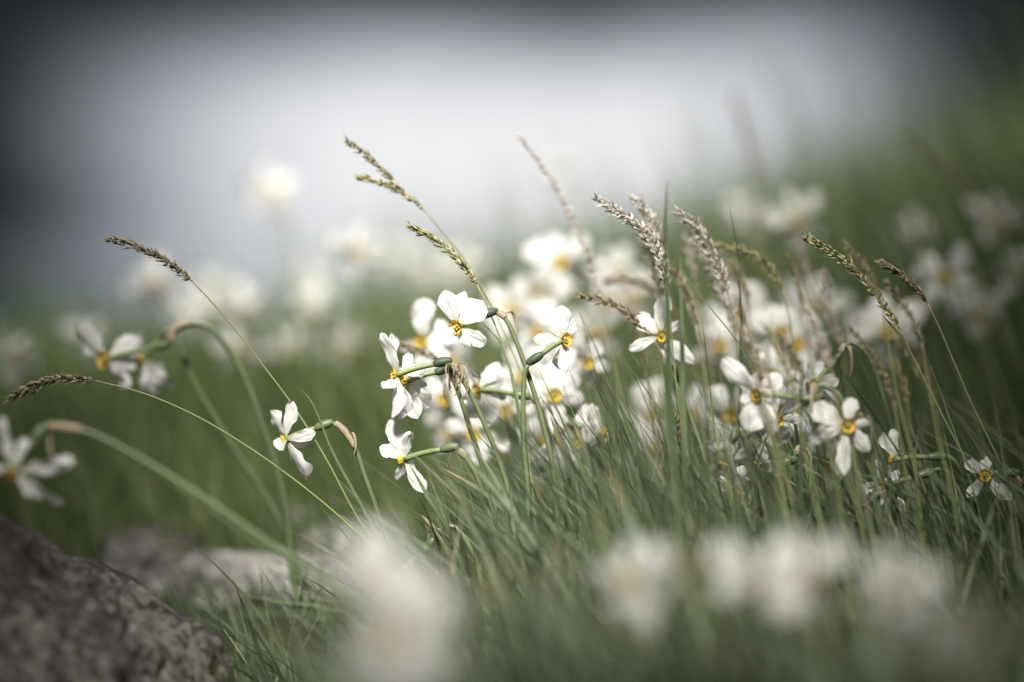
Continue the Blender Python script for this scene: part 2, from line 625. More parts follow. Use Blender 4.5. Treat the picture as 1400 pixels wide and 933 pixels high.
for q, (px, py, d, sz, mt, lab) in enumerate([
        (356, 815, 2.98, (0.125, 0.08, 0.056), 'stone', "low flat pale slab running out from behind the shoulder of the dark boulder"),
        (404, 714, 3.35, (0.030, 0.03, 0.028), 'stone', "small whitish stone standing upright behind the long arching stem"),
        (466, 752, 3.15, (0.060, 0.06, 0.036), 'stone', "pale stone half hidden behind the big blurred bloom"),
        (440, 728, 3.55, (0.15, 0.10, 0.050), 'stone_dark', "low brown stone lying behind the small whitish stones"),
        (205, 772, 3.05, (0.09, 0.07, 0.045), 'stone_dark', "dim grey stone tucked behind the top of the boulder")]):
    stone("stone", P(px, py, d), sz, M[mt], lab, "stone", 11 + q, 0.24, 5, q * 0.3, "stones around the boulder")


# ------------------------------------------------------------------ grass masses
def grass_mass(name, x, y, h, w, lean, tint, mat, S=6, yaw=None, curve=0.6, zoff=-0.01):
    """many blades as one sheet of ribbons; arrays of one value per blade"""
    n = len(x)
    clump = (np.sin(x * 23 + 3 * np.sin(y * 9)) + np.sin(y * 17 + 2.1 * np.sin(x * 31)) + np.sin(x * 61 + y * 47)) / 3
    patch = np.sin(x * 5.3 + 2 * np.sin(y * 2.1)) * np.sin(y * 3.7 + 1.5 * np.sin(x * 4.4))
    tint = np.clip(tint + 0.16 * clump + 0.14 * patch, 0, 1)
    h = h * (1 - 0.14 * np.abs(np.sin(x * 37 + y * 19)))
    base = np.stack([x, y, ground_np(x, y) + zoff], 1)
    s = np.linspace(0, 1, S + 1)
    lx, ly = lean                                       # sideways travel of the tip in units of h
    pts = np.zeros((n, S + 1, 3))
    pts[:, :, 0] = base[:, None, 0] + (h * lx)[:, None] * (s ** (1 + curve))[None]
    pts[:, :, 1] = base[:, None, 1] + (h * ly)[:, None] * (s ** (1 + curve))[None]
    droop = np.clip(np.hypot(lx, ly) - 0.35, 0, 2) * 0.35
    pts[:, :, 2] = base[:, None, 2] + h[:, None] * (s[None] - droop[:, None] * s[None] ** 3)
    yaw = npr.uniform(0, math.pi, n) if yaw is None else yaw
    tw = npr.normal(0, 0.6, n)
    ang = yaw[:, None] + tw[:, None] * s[None]
    prof = np.minimum(1, 0.6 + s * 1.0) * (1 - s ** 3) + 0.02
    ox = np.cos(ang) * (w[:, None] * prof[None]) * 0.5
    oy = np.sin(ang) * (w[:, None] * prof[None]) * 0.5
    v = np.zeros((n, S + 1, 2, 3))
    v[:, :, 0] = pts
    v[:, :, 1] = pts
    v[:, :, 0, 0] -= ox
    v[:, :, 0, 1] -= oy
    v[:, :, 1, 0] += ox
    v[:, :, 1, 1] += oy
    V = v.reshape(-1, 3)
    q = np.arange(S)
    a = (np.arange(n) * (S + 1) * 2)[:, None] + (q * 2)[None]
    F = np.stack([a, a + 1, a + 3, a + 2], -1).reshape(-1, 4)
    me = bpy.data.meshes.new(name)
    me.vertices.add(len(V))
    me.vertices.foreach_set('co', V.astype(np.float32).ravel())
    me.loops.add(F.size)
    me.loops.foreach_set('vertex_index', F.astype(np.int32).ravel())
    me.polygons.add(len(F))
    me.polygons.foreach_set('loop_start', np.arange(0, F.size, 4, dtype=np.int32))
    me.polygons.foreach_set('loop_total', np.full(len(F), 4, dtype=np.int32))
    me.update(calc_edges=True)
    me.polygons.foreach_set('use_smooth', np.ones(len(F), dtype=bool))
    uv = np.zeros((n, S + 1, 2, 2))
    uv[:, :, 0, 0] = npr.uniform(0, 9, n)[:, None]
    uv[:, :, 1, 0] = uv[:, :, 0, 0] + 1
    uv[:, :, :, 1] = s[None, :, None]
    ul = me.uv_layers.new(name="UVMap")
    ul.data.foreach_set('uv', uv.reshape(-1, 2)[F.ravel()].astype(np.float32).ravel())
    at = me.attributes.new("tint", 'FLOAT', 'POINT')
    at.data.foreach_set('value', np.repeat(tint, (S + 1) * 2).astype(np.float32))
    me.materials.append(mat)
    me.validate()
    o = bpy.data.objects.new(name, me)
    COL.objects.link(o)
    tag(o, kind='stuff')
    return o


def to_px(x, y):
    """photo column above a ground point (depth taken as y)"""
    return 700 + x / y * PX


def clear_of_rocks(x, y):
    k = np.ones(len(x), bool)
    for cx, cy, rx, ry in ((-0.735, 2.10, 0.57, 0.43),):
        k &= ((x - cx) / rx) ** 2 + ((y - cy) / ry) ** 2 > 1
    return k


def limit_heights(x, y, h, lim):
    """photo row that the tips may reach -> shorter blades where the picture is open"""
    zmax = 0.5 + (280 - lim) / PX * y
    return np.minimum(h, np.maximum(zmax - ground_np(x, y), 0.03))


def sow(n, y0, y1, spread=1.5, powr=1.0):
    """even in depth ratio and across a wedge wider than the view"""
    y = y0 * (y1 / y0) ** (npr.uniform(0, 1, n) ** powr)
    x = npr.uniform(-1, 1, n) * (0.212 * spread * y + 0.1)
    return x, y


def lim_front(px, rng):
    b = np.interp(px, [0, 330, 420, 500, 600, 700, 820, 1000, 1150, 1400], [990, 930, 850, 790, 700, 650, 640, 650, 690, 720])
    return b + np.abs(rng.normal(0, 55, len(px))) - 10


def lim_mid(px, rng):
    b = np.interp(px, [0, 300, 420, 520, 580, 650, 720, 800, 900, 1000, 1150, 1300, 1400],
                  [800, 770, 700, 700, 640, 590, 540, 510, 420, 380, 430, 440, 400])
    return b + np.abs(rng.normal(0, 110, len(px)))


def build_grass():
    # close in front of the focus plane
    x, y = sow(4200, 0.75, 2.15, 1.35)
    px = to_px(x, y)
    k = clear_of_rocks(x, y) & ((px > 430) | (npr.uniform(0, 1, len(x)) < 0.12)) & (px > 250)
    x, y, px = x[k], y[k], px[k]
    n = len(x)
    h = limit_heights(x, y, npr.uniform(0.16, 0.38, n), lim_front(px, npr))
    grass_mass("grass", x, y, h, 0.0018 + 0.0065 * npr.uniform(0, 1, n) ** 1.6, (npr.normal(-0.25, 0.34, n), npr.normal(0, 0.25, n)),
               np.clip(npr.normal(0.16, 0.22, n), 0, 1), M['grass'])  # lower tint paints the bottom-edge shade into the blade colour
    # around the focus plane
    x, y = sow(4300, 2.1, 3.0, 1.5)
    px = to_px(x, y)
    k = clear_of_rocks(x, y) & ((px > 560) | ((px > 330) & (npr.uniform(0, 1, len(x)) < 0.22)))
    x, y, px = x[k], y[k], px[k]
    n = len(x)
    h = limit_heights(x, y, npr.uniform(0.16, 0.46, n), lim_mid(px, npr))
    grass_mass("grass", x, y, h, 0.0012 + 0.0062 * npr.uniform(0, 1, n) ** 1.8, (npr.normal(-0.36, 0.32, n), npr.normal(0, 0.25, n)),
               np.clip(npr.normal(0.44, 0.32, n), 0, 1), M['grass'], S=8)
    # thin tall straws among the plumes
    x, y = sow(2200, 2.2, 3.3, 1.3)
    px = to_px(x, y)
    k = (px > 640) & (npr.uniform(0, 1, len(x)) < np.interp(px, [640, 850, 1150, 1400], [0.25, 1.0, 0.9, 0.7]))
    x, y, px = x[k], y[k], px[k]
    n = len(x)
    h = limit_heights(x, y, npr.uniform(0.28, 0.56, n), lim_mid(px, npr) - 60)
    grass_mass("grass", x, y, h, npr.uniform(0.0010, 0.0026, n), (npr.normal(-0.22, 0.16, n), npr.normal(0, 0.15, n)),
               np.clip(npr.normal(0.62, 0.25, n), 0, 1), M['grass'], S=8)
    # stalks standing in front of the flowers on the dense side
    x, y = sow(3400, 1.8, 2.34, 1.2)
    px = to_px(x, y)
    k = (px > 620) & (npr.uniform(0, 1, len(x)) < np.interp(px, [620, 860, 950, 1150, 1300, 1400], [0.15, 0.3, 0.8, 0.8, 0.55, 0.5]))
    x, y, px = x[k], y[k], px[k]
    n = len(x)
    lim = np.interp(px, [620, 760, 880, 960, 1090, 1170, 1400], [660, 600, 500, 440, 500, 620, 650]) + np.abs(npr.normal(0, 90, n))
    h = limit_heights(x, y, npr.uniform(0.2, 0.5, n), lim)
    grass_mass("grass", x, y, h, npr.uniform(0.0010, 0.0032, n), (npr.normal(-0.26, 0.2, n), npr.normal(0, 0.15, n)),
               np.clip(npr.normal(0.52, 0.26, n), 0, 1), M['grass'], S=8)
    # tall mixed blades, living and dead, in and over the flowers
    x, y = sow(2600, 2.12, 2.75, 1.25)
    px = to_px(x, y)
    k = (px > 560) & (npr.uniform(0, 1, len(x)) < np.interp(px, [560, 800, 900, 1250, 1400], [0.10, 0.25, 0.75, 0.75, 0.6]))
    x, y, px = x[k], y[k], px[k]
    n = len(x)
    lim = np.interp(px, [560, 700, 800, 880, 1000, 1120, 1180, 1280, 1400], [600, 560, 520, 360, 340, 420, 540, 520, 500]) + np.abs(npr.normal(0, 95, n))
    h = limit_heights(x, y, npr.uniform(0.25, 0.6, n), lim)
    grass_mass("grass", x, y, h, 0.0012 + 0.0050 * npr.uniform(0, 1, n) ** 2.2, (npr.normal(-0.2, 0.2, n), npr.normal(0, 0.15, n)),
               np.clip(npr.normal(0.48, 0.34, n), 0, 1), M['grass'], S=8)
    # blades among the stones
    x, y = sow(1500, 2.3, 2.95, 1.3)
    px = to_px(x, y)
    k = clear_of_rocks(x, y) & (px > 200) & (px < 600)
    x, y, px = x[k], y[k], px[k]
    n = len(x)
    h = limit_heights(x, y, npr.uniform(0.05, 0.24, n), np.interp(px, [200, 330, 450, 600], [760, 720, 690, 660]) + np.abs(npr.normal(0, 70, n)))
    grass_mass("grass", x, y, h, npr.uniform(0.0015, 0.005, n), (npr.normal(-0.35, 0.4, n), npr.normal(0, 0.3, n)),
               np.clip(npr.normal(0.38, 0.25, n), 0, 1), M['grass'], S=7)
    # short growth over the bare ground near the stones
    x, y = sow(6500, 1.5, 4.2, 1.4)
    px = to_px(x, y)
    k = clear_of_rocks(x, y) & (px < 760)
    x, y = x[k], y[k]
    n = len(x)
    grass_mass("grass", x, y, npr.uniform(0.02, 0.11, n), npr.uniform(0.0015, 0.0045, n), (npr.normal(-0.2, 0.5, n), npr.normal(0, 0.4, n)),
               np.clip(npr.normal(0.36, 0.2, n), 0, 1), M['grass'], S=5)
    # broad daffodil leaves in the same mass
    x, y = sow(2600, 1.3, 3.0, 1.4)
    px = to_px(x, y)
    k = clear_of_rocks(x, y) & (px > 560)
    x, y, px = x[k], y[k], px[k]
    n = len(x)
    lim = np.where(y < 2.15, lim_front(px, npr) + 20, lim_mid(px, npr) + 15)
    h = limit_heights(x, y, npr.uniform(0.18, 0.42, n), lim)
    grass_mass("daffodil_foliage", x, y, h, npr.uniform(0.004, 0.0115, n), (npr.normal(-0.26, 0.27, n), npr.normal(0, 0.25, n)),
               np.clip(npr.normal(0.5, 0.27, n), 0, 1), M['leaf'], S=8)
    # meadow behind
    x, y = sow(26000, 2.95, 9.0, 1.6)
    px = to_px(x, y)
    n = len(x)
    hh = npr.uniform(0.10, 0.34, n) * np.interp(px, [0, 500, 900, 1400], [0.8, 0.95, 1.15, 1.35])
    hh *= np.interp(y, [2.9, 3.4, 9], [0.75, 1.0, 1.0])
    hh *= 1 + 0.9 * npr.uniform(0, 1, n) ** 7 * (y > 3.6)
    grass_mass("grass", x, y, hh, npr.uniform(0.002, 0.006, n), (npr.normal(-0.22, 0.22, n), npr.normal(0, 0.25, n)),
               np.clip(npr.normal(0.46, 0.2, n), 0, 1), M['meadow'], S=4)
    # tall loose growth on the brow of the slope
    x, y = sow(2600, 3.0, 6.5, 1.3)
    px = to_px(x, y)
    k = (px > 900) & (npr.uniform(0, 1, len(x)) < np.interp(px, [900, 1150, 1400], [0.25, 0.8, 1.0]))
    x, y, px = x[k], y[k], px[k]
    n = len(x)
    h = limit_heights(x, y, npr.uniform(0.35, 0.8, n), np.interp(px, [900, 1100, 1400], [260, 175, 120]) + np.abs(npr.normal(0, 75, n)))
    grass_mass("grass", x, y, h, npr.uniform(0.003, 0.007, n), (npr.normal(-0.3, 0.15, n), npr.normal(0, 0.2, n)),
               np.clip(npr.normal(0.48, 0.3, n), 0, 1), M['grass'], S=6)
    # further slope
    x, y = sow(14000, 9.0, 24.0, 1.6)
    n = len(x)
    grass_mass("grass", x, y, npr.uniform(0.15, 0.40, n), npr.uniform(0.006, 0.014, n), (npr.normal(-0.2, 0.22, n), npr.normal(0, 0.25, n)),
               np.clip(npr.normal(0.5, 0.2, n), 0, 1), M['grass'], S=3)


build_grass()


# ------------------------------------------------------------------ daffodils
def petal_mesh(base, tip, normal, width, bend, fold, ruffle, twist, seed, tint, notch=False, nu=11, nv=18):
    mb = MB()
    r = tip - base
    L = r.length
    rn = r.normalized()
    nn = normal - rn * normal.dot(rn)
    nn = nn.normalized() if nn.length > 1e-5 else rn.orthogonal().normalized()
    ctrl = base + r * 0.5 + nn * (bend * L)
    vs, uv = [], []
    rs = random.Random(seed)
    ph = [rs.uniform(0, 6.28) for _ in range(6)]
    asym = rs.uniform(-0.08, 0.08)
    for i in range(nv):
        t = i / (nv - 1)
        p = base * (1 - t) ** 2 + ctrl * (2 * t * (1 - t)) + tip * t * t
        tg = ((ctrl - base) * (1 - t) + (tip - ctrl) * t).normalized()
        n2 = nn - tg * nn.dot(tg)
        n2.normalize()
        n2 = Matrix.Rotation(twist * t, 3, tg) @ n2
        w = tg.cross(n2)
        ww = (t ** 0.74) * (1 - t ** 3.2) ** 0.70
        ww = max(ww * 1.22, 0.10 if t < 0.5 else 0.035) * width * 0.5
        for j in range(nu):
            u = j / (nu - 1) * 2 - 1
            edge = 1 + 0.07 * math.sin(7 * t + ph[0] + u) + 0.05 * math.sin(17 * t + ph[1]) * abs(u)
            off = -fold * ww * (u * u) * (0.6 + 0.4 * math.sin(3 * t + ph[2]))
            off += ruffle * L * abs(u) ** 1.6 * math.sin(9 * t + ph[3] + (1.7 if u > 0 else 0)) * sstep(0.2, 0.6, t)
            off += 0.02 * L * math.exp(-(u * 5) ** 2) * sstep(0, 0.3, t) * (1 - t)
            off += 0.010 * L * math.sin(11 * u + ph[4] + 3 * t)
            off += 0.045 * L * noise.noise(Vector((u * 2.2 + seed * 1.7, t * 3.2, seed))) * sstep(0.1, 0.4, t)
            off += 0.016 * L * noise.noise(Vector((u * 6.5 + seed, t * 5.0, seed * 0.3)))
            edge += 0.16 * abs(u) ** 3 * noise.noise(Vector((t * 7.0, seed * 2.3, u)))
            slip = 0.0
            if notch:
                slip = -0.09 * L * math.exp(-((u - 0.25) * 3.2) ** 2) * sstep(0.75, 1, t)
            vs.append(p + w * (u * ww * edge + asym * ww * math.sin(math.pi * t)) + n2 * off + tg * slip)
            uv.append((j / (nu - 1), t))
    fs = []
    for i in range(nv - 1):
        for j in range(nu - 1):
            a = i * nu + j
            fs.append((a, a + 1, a + nu + 1, a + nu))
    mb.add(vs, fs, uv, tint)
    return mb


def lathe(mb, c, f, prof, seg=20, wave=0.0, nw=6, ph=0.0, u=None, closed=False):
    u = u or f.orthogonal().normalized()
    v = f.cross(u)
    vs, uv = [], []
    n = len(prof)
    for i, (r, z) in enumerate(prof):
        k = i / (n - 1)
        for q in range(seg):
            a = 2 * math.pi * q / seg
            rr = r * (1 + wave * k * math.sin(nw * a + ph))
            zz = z * (1 + wave * 0.6 * k * math.sin((nw + 1) * a + ph))
            vs.append(c + (u * math.cos(a) + v * math.sin(a)) * rr + f * zz)
            uv.append((q / seg * 3, k))
    fs = []
    for i in range(n - 1):
        for q in range(seg):
            q2 = (q + 1) % seg
            fs.append((i * seg + q, i * seg + q2, (i + 1) * seg + q2, (i + 1) * seg + q))
    mb.add(vs, fs, uv)


def face_dir(yaw, pitch):
    y, p = math.radians(yaw), math.radians(pitch)
    return (FWD * (-math.cos(y) * math.cos(p)) + RGT * (math.sin(y) * math.cos(p)) + UPV * math.sin(p)).normalized()


FLOWER_COUNT = 0


def daffodil(label, c, yaw=0.0, pitch=0.0, roll=None, R=0.034, sweep=0.15, petals=None, neck=None, lean=None,
             spathe='small', group="poet's daffodils in the meadow", wid=0.92, worn=None, stem_r=0.0028, droop=0.0, corona=1.0):
    global FLOWER_COUNT
    FLOWER_COUNT += 1
    rs = random.Random(FLOWER_COUNT * 31 + 5)
    if c[2] > 3.4:                      # the wind-torn ones further up the slope
        wid, sweep, R = wid * 0.80, sweep + 0.12, R * 1.16
    elif c[2] > 2.42 and petals is None:
        wid, R = wid * 1.08, R * 1.12
    cx, cy, d = c
    C = P(cx, cy, d)
    f = face_dir(yaw, pitch)
    u = f.cross(Vector((0, 0, 1)))
    u = u.normalized() if u.length > 1e-3 else RGT.copy()
    v = u.cross(f).normalized()
    # neck and stem line
    if neck:
        ov = P(neck[0][0], neck[0][1], d + neck[0][2])
        line = [P(a, b, d + e) for a, b, e in neck[1:]]
    else:
        tl = rs.uniform(0.8, 1.05) * R
        ov = C - f * tl
        sd_ = rs.uniform(-0.3, 0.3)
        b1 = ov - f * 0.016 - Vector((0, 0, 0.003))
        b2 = ov - f * 0.026 + RGT * 0.004 - Vector((0, 0, 0.022))
        b3 = b2 + RGT * 0.012 - Vector((0, 0, 0.05)) - f * 0.004
        line = [b1, b2, b3]
    last = line[-1]
    dirn = (line[-1] - line[-2]).normalized()
    gz0 = ground(last.x, last.y)
    drop = max(0.04, last.z - gz0)
    if lean is None:
        k = min(0.9, max(-0.3, dirn.x / max(0.25, -dirn.z)))
        lean = drop * k * 0.75
    bx, by = last.x + lean, last.y + rs.uniform(-0.02, 0.02) + 0.2 * drop * max(-0.4, min(0.4, dirn.y))
    root = Vector((bx, by, ground(bx, by) - 0.004))
    root_e = empty("daffodil", root)
    tag(root_e, label, "daffodil", group)
    tn = rs.uniform(0.35, 0.65)
    # stem
    mid = last.lerp(root, 0.5) + Vector((-0.01 * (1 if lean > 0 else -1), 0, 0.012))
    f_ov = (ov - C).normalized()
    o_end = ov + f_ov * 0.011
    sp = spline([o_end] + line + [mid, root], 40)
    mb = MB()
    tube(mb, sp, lambda s: stem_r * (0.82 + 0.3 * s), 8, lambda s: tn + 0.12 * math.sin(s * 9))
    mb.build("stem", M['stem'], root_e)
    # ovary
    mb = MB()
    o0 = ov - f_ov * 0.004
    tube(mb, spline([o0, ov + f_ov * 0.005, o_end + f_ov * 0.003 + (line[0] - o_end) * 0.15], 12),
         lambda s: 0.0024 + 0.0022 * math.sin(math.pi * min(1, s * 0.98 + 0.02)) ** 0.7, 10, tn)
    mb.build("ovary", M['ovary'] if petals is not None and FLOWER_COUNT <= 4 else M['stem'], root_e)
    # flower tube
    mb = MB()
    tube(mb, [C.lerp(o0, i / 9) + Vector((0, 0, 0.0012 * math.sin(math.pi * i / 9))) for i in range(10)],
         lambda s: 0.0031 - 0.0006 * s, 8, tn + 0.05)
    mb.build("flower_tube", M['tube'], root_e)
    # spathe: papery sheath below the ovary with a dangling tongue
    if spathe:
        mb = MB()
        fine = spline([o_end] + line + [mid, root], 400)
        step = sum((fine[q + 1] - fine[q]).length for q in range(399)) / 399
        q0 = int(0.006 / step)
        q1 = q0 + max(3, int((0.034 if spathe == 'sheath' else 0.010) / step))
        seg = spline(fine[q0:q1:max(1, (q1 - q0) // 8)], 14)
        tube(mb, seg, lambda s: stem_r * 1.06 + 0.0006 * math.sin(math.pi * (0.1 + 0.9 * s)) * (1 + 0.3 * math.sin(23 * s)), 9)
        a0 = seg[len(seg) // 2]
        side = Vector((rs.uniform(-1, 0.4), rs.uniform(-0.6, 0.2), 0)).normalized()
        ln = rs.uniform(0.018, 0.030)
        pts = spline([a0, a0 + side * ln * 0.35 + Vector((0, 0, 0.003)), a0 + side * ln * 0.55 - Vector((0, 0, ln * 0.55)),
                      a0 + side * ln * 0.42 - Vector((0, 0, ln))], 10)
        ribbon(mb, pts, rs.uniform(0.002, 0.0042), side + Vector((0, 0, 0.4)), 0.5, rs.uniform(-2, 2))
        if spathe == 'ragged':
            for q in range(6):
                s2 = Vector((rs.uniform(-1, 1), rs.uniform(-1, 0.3), 0)).normalized()
                l2 = rs.uniform(0.012, 0.024)
                pts = spline([a0, a0 + s2 * l2 * 0.5 + Vector((0, 0, 0.005)), a0 + s2 * l2 * 0.5 - Vector((0, 0, l2 * 0.6)), a0 - Vector((0, 0, l2 * 0.9))], 10)
                ribbon(mb, pts, rs.uniform(0.0008, 0.0024), s2, 0.6, rs.uniform(-3, 3))
        mb.build("spathe", M['spathe'], root_e)
    # petals
    worn = rs.random() < 0.5 if worn is None else worn
    if petals is None:
        roll = rs.uniform(0, 60) if roll is None else roll
        plist = []
        for k in range(6):
            a = math.radians(roll + 60 * k + rs.uniform(-13, 13))
            radial = u * math.cos(a) + v * math.sin(a)
            swp = sweep + rs.uniform(-0.35, 0.5) + (0.06 if k % 2 else 0.0)
            ln = R * rs.uniform(0.8, 1.12)
            dirr = radial * math.cos(swp) - f * math.sin(swp)
            tip = C + dirr * ln + Vector((0, 0, -droop * ln))
            plist.append((tip, (wid if k % 2 == 0 else wid * 0.86) * ln * rs.uniform(0.72, 1.12)))
    else:
        plist = []
        for (a, b, e, w) in petals:
            tip = P(a, b, d + e)
            plist.append((tip, 1.14 * w * max((tip - C).length, 0.020)))
    for k, (tip, w) in enumerate(plist):
        rad = tip - C
        rp = rad - f * rad.dot(f)
        rp = rp.normalized() if rp.length > 1e-4 else u
        base = C + rp * 0.0028 - f * (0.0006 + 0.0007 * (k % 2))
        normal = (f + rp * 0.15).normalized()
        if petals is not None:                       # wind-twisted petals turn their faces
            normal = (f - FWD * (0.9 if f.dot(FWD) < 0 else -0.9)).normalized()
        tint = 0.95 if (worn and rs.random() < 0.5) else rs.uniform(0, 0.6)
        petal_mesh(base, tip, normal, w, rs.uniform(0.0, 0.16), rs.uniform(-0.35, 0.6), rs.uniform(0.02, 0.075),
                   rs.uniform(-0.5, 0.5), FLOWER_COUNT * 10 + k, tint, notch=rs.random() < 0.3).build("petal", M['petal'], root_e)
    # corona, its rim, stamens
    cr = 0.0056 * corona * min(R, 0.046) / 0.031
    cc = C + f * 0.0002
    mb = MB()
    prof = [(0.0012, 0.0004), (cr * 0.45, 0.0005), (cr * 0.70, cr * 0.18), (cr * 0.86, cr * 0.42), (cr * 0.96, cr * 0.62)]
    lathe(mb, cc, f, prof, 36, 0.10, 9, FLOWER_COUNT, u)
    cor = mb.build("corona", M['corona'], root_e)
    mb = MB()
    lathe(mb, cc, f, [(cr * 0.95, cr * 0.60), (cr * 1.00, cr * 0.68), (cr * 1.05, cr * 0.71), (cr * 1.0, cr * 0.69)], 36, 0.10, 9, FLOWER_COUNT, u)
    mb.build("corona_rim", M['rim'], cor)
    mb = MB()
    for k in range(7):
        a = k * math.pi / 3 + 0.3
        rr = cr * 0.32 if k < 6 else 0.0
        p0 = cc + (u * math.cos(a) + v * math.sin(a)) * rr
        hh = cr * (0.25 if k % 2 else 0.5) if k < 6 else cr * 0.7
        tube(mb, spline([p0 + f * (hh - cr * 0.25), p0 + f * hh, p0 + f * (hh + cr * 0.25)], 6),
             lambda s: cr * 0.03 + cr * 0.13 * math.sin(math.pi * s), 6)
    mb.build("stamens", M['anther'], cor)
    return root_e


def pairs(*a):
    return list(a)


# ---- in focus, each traced from its own shape
daffodil("crisp white daffodil showing a round golden eye with brown rim, dark bud base beside it", (626, 447, 2.36), -28, -6,
         petals=[(607, 397, 0.0, 0.62), (634, 399, 0.014, 0.46), (660, 411, 0.004, 0.92), (664, 470, 0.004, 0.55), (603, 468, -0.006, 0.98), (642, 474, -0.004, 0.72)],
         neck=[(662, 431, 0.010), (688, 432, 0.012), (702, 458, 0.012), (722, 512, 0.014), (740, 570, 0.016), (756, 640, 0.016)], corona=1.12)
daffodil("white daffodil in profile on two parallel green tubes, topmost of the pair", (542, 513, 2.35), -74, 2,
         petals=[(520, 456, -0.004, 0.46), (535, 455, 0.016, 0.44), (524, 531, -0.012, 0.85), (536, 572, -0.006, 0.62), (556, 566, 0.014, 0.5), (581, 506, 0.03, 0.5)],
         neck=[(598, 497, 0.0), (622, 503, 0.0), (640, 532, 0.0), (658, 570, 0.002), (690, 652, 0.006)], spathe='ragged')
daffodil("white drooping-petalled daffodil tucked just under the profile flower, sharing its parallel tubes", (556, 521, 2.385), -68, -6,
         petals=[(588, 556, 0.0, 0.7), (572, 572, -0.01, 0.6), (548, 574, 0.0, 0.5), (584, 528, 0.012, 0.55), (540, 500, 0.01, 0.5), (560, 484, 0.02, 0.5)],
         neck=[(600, 508, 0.006), (617, 512, 0.008), (628, 540, 0.01), (640, 578, 0.012), (664, 655, 0.016)], spathe='ragged')
daffodil("white daffodil facing sideways with bright yellow cup above a bare dark green bud base", (771, 465, 2.36), 42, 6,
         petals=[(744, 420, 0.0, 0.66), (768, 417, 0.008, 0.5), (729, 463, 0.002, 0.46), (774, 508, -0.006, 0.62), (764, 506, 0.016, 0.6), (784, 436, 0.014, 0.6)],
         neck=[(737, 487, 0.0), (721, 498, 0.0), (716, 535, 0.0), (716, 600, 0.002), (722, 680, 0.004)], spathe=None, corona=1.1)
daffodil("white daffodil seen from behind with starry petals, its pale tube pointing into the grass clump", (553, 628, 2.36), -112, -4,
         petals=[(532, 573, 0.0, 0.46), (519, 611, -0.004, 0.62), (563, 591, 0.0, 0.74), (543, 657, 0.006, 0.62), (581, 674, 0.0, 0.46), (568, 640, 0.02, 0.5)],
         neck=[(608, 614, -0.01), (627, 615, -0.012), (644, 636, -0.012), (668, 700, -0.01)])
daffodil("lone white daffodil with swept petals on a stem bent over in a brown papery sheath", (391, 602, 2.36), -82, -14,
         petals=[(401, 549, 0.0, 0.52), (369, 562, 0.004, 0.72), (374, 609, -0.01, 0.9), (432, 592, -0.006, 0.46), (421, 606, 0.012, 0.5), (420, 654, 0.0, 0.60)],
         neck=[(436, 584, 0.0), (458, 579, 0.0), (480, 602, 0.0), (500, 655, 0.004), (524, 722, 0.01)], lean=0.07, spathe='sheath')
daffodil("small two-petalled white daffodil lit in the shade, crossed by an upright green blade", (1207, 668, 2.36), -38, -4,
         petals=[(1199, 625, 0.0, 0.42), (1183, 662, -0.004, 0.36), (1228, 642, 0.012, 0.5), (1206, 706, 0.0, 0.62), (1238, 703, 0.006, 0.5), (1186, 678, 0.01, 0.5)],
         neck=[(1259, 650, 0.008), (1288, 641, 0.01), (1306, 662, 0.01), (1326, 720, 0.014)], spathe=None)
daffodil("white daffodil with two upright petals above the shaded pair, on a pale tube", (1222, 629, 2.37), -105, 8,
         petals=[(1206, 592, 0.0, 0.5), (1222, 586, 0.006, 0.52), (1230, 612, 0.01, 0.5), (1205, 648, 0.0, 0.5), (1236, 622, -0.004, 0.5), (1216, 660, 0.006, 0.5)],
         neck=[(1274, 625, 0.004), (1300, 626, 0.006), (1318, 648, 0.006), (1342, 715, 0.008)], spathe=None)
daffodil("white daffodil with ragged gappy petals and orange throat low beside dark grass", (1348, 650, 2.36), -20, 4,
         petals=[(1319, 630, 0.0, 0.62), (1352, 621, 0.004, 0.5), (1341, 630, 0.014, 0.5), (1322, 680, -0.004, 0.5), (1384, 682, 0.004, 0.55), (1358, 668, 0.0, 0.36)],
         neck=[(1378, 647, 0.012), (1392, 658, 0.014), (1402, 690, 0.016), (1412, 740, 0.018)], spathe='ragged')
daffodil("wilted daffodil head hanging from a yellowed hooked stem in the low grass", (548, 786, 2.34), -50, -52,
         petals=[(536, 800, 0.0, 0.3), (556, 806, 0.004, 0.24), (544, 812, -0.004, 0.26), (562, 798, 0.0, 0.2), (530, 790, 0.0, 0.22), (552, 814, 0.004, 0.2)],
         neck=[(580, 752, 0.0), (602, 726, 0.0), (618, 719, 0.0), (636, 738, 0.0), (664, 800, 0.004)], spathe='ragged', worn=True, corona=0.6)
# ---- nearly in focus
daffodil("white daffodil half hidden behind the tall broad upright blade, petals in a bird shape", (903, 459, 2.44), 20, -4,
         petals=[(908, 402, 0.0, 0.5), (870, 430, 0.004, 0.72), (859, 478, -0.004, 0.36), (948, 499, 0.004, 0.5), (922, 500, 0.01, 0.5), (930, 440, 0.014, 0.5)],
         neck=[(915, 470, 0.02), (920, 482, 0.03), (926, 520, 0.03), (940, 610, 0.03)])
daffodil("white daffodil with a large yellow eye and one long hanging petal", (1158, 581, 2.22), 14, -8,
         petals=[(1107, 556, 0.0, 0.66), (1164, 543, 0.006, 0.66), (1106, 600, -0.006, 0.5), (1150, 652, -0.01, 0.36), (1188, 618, 0.006, 0.5), (1190, 580, 0.01, 0.5)],
         neck=[(1166, 572, 0.04), (1172, 566, 0.05), (1186, 600, 0.055), (1200, 680, 0.06)], corona=1.15, R=0.033)
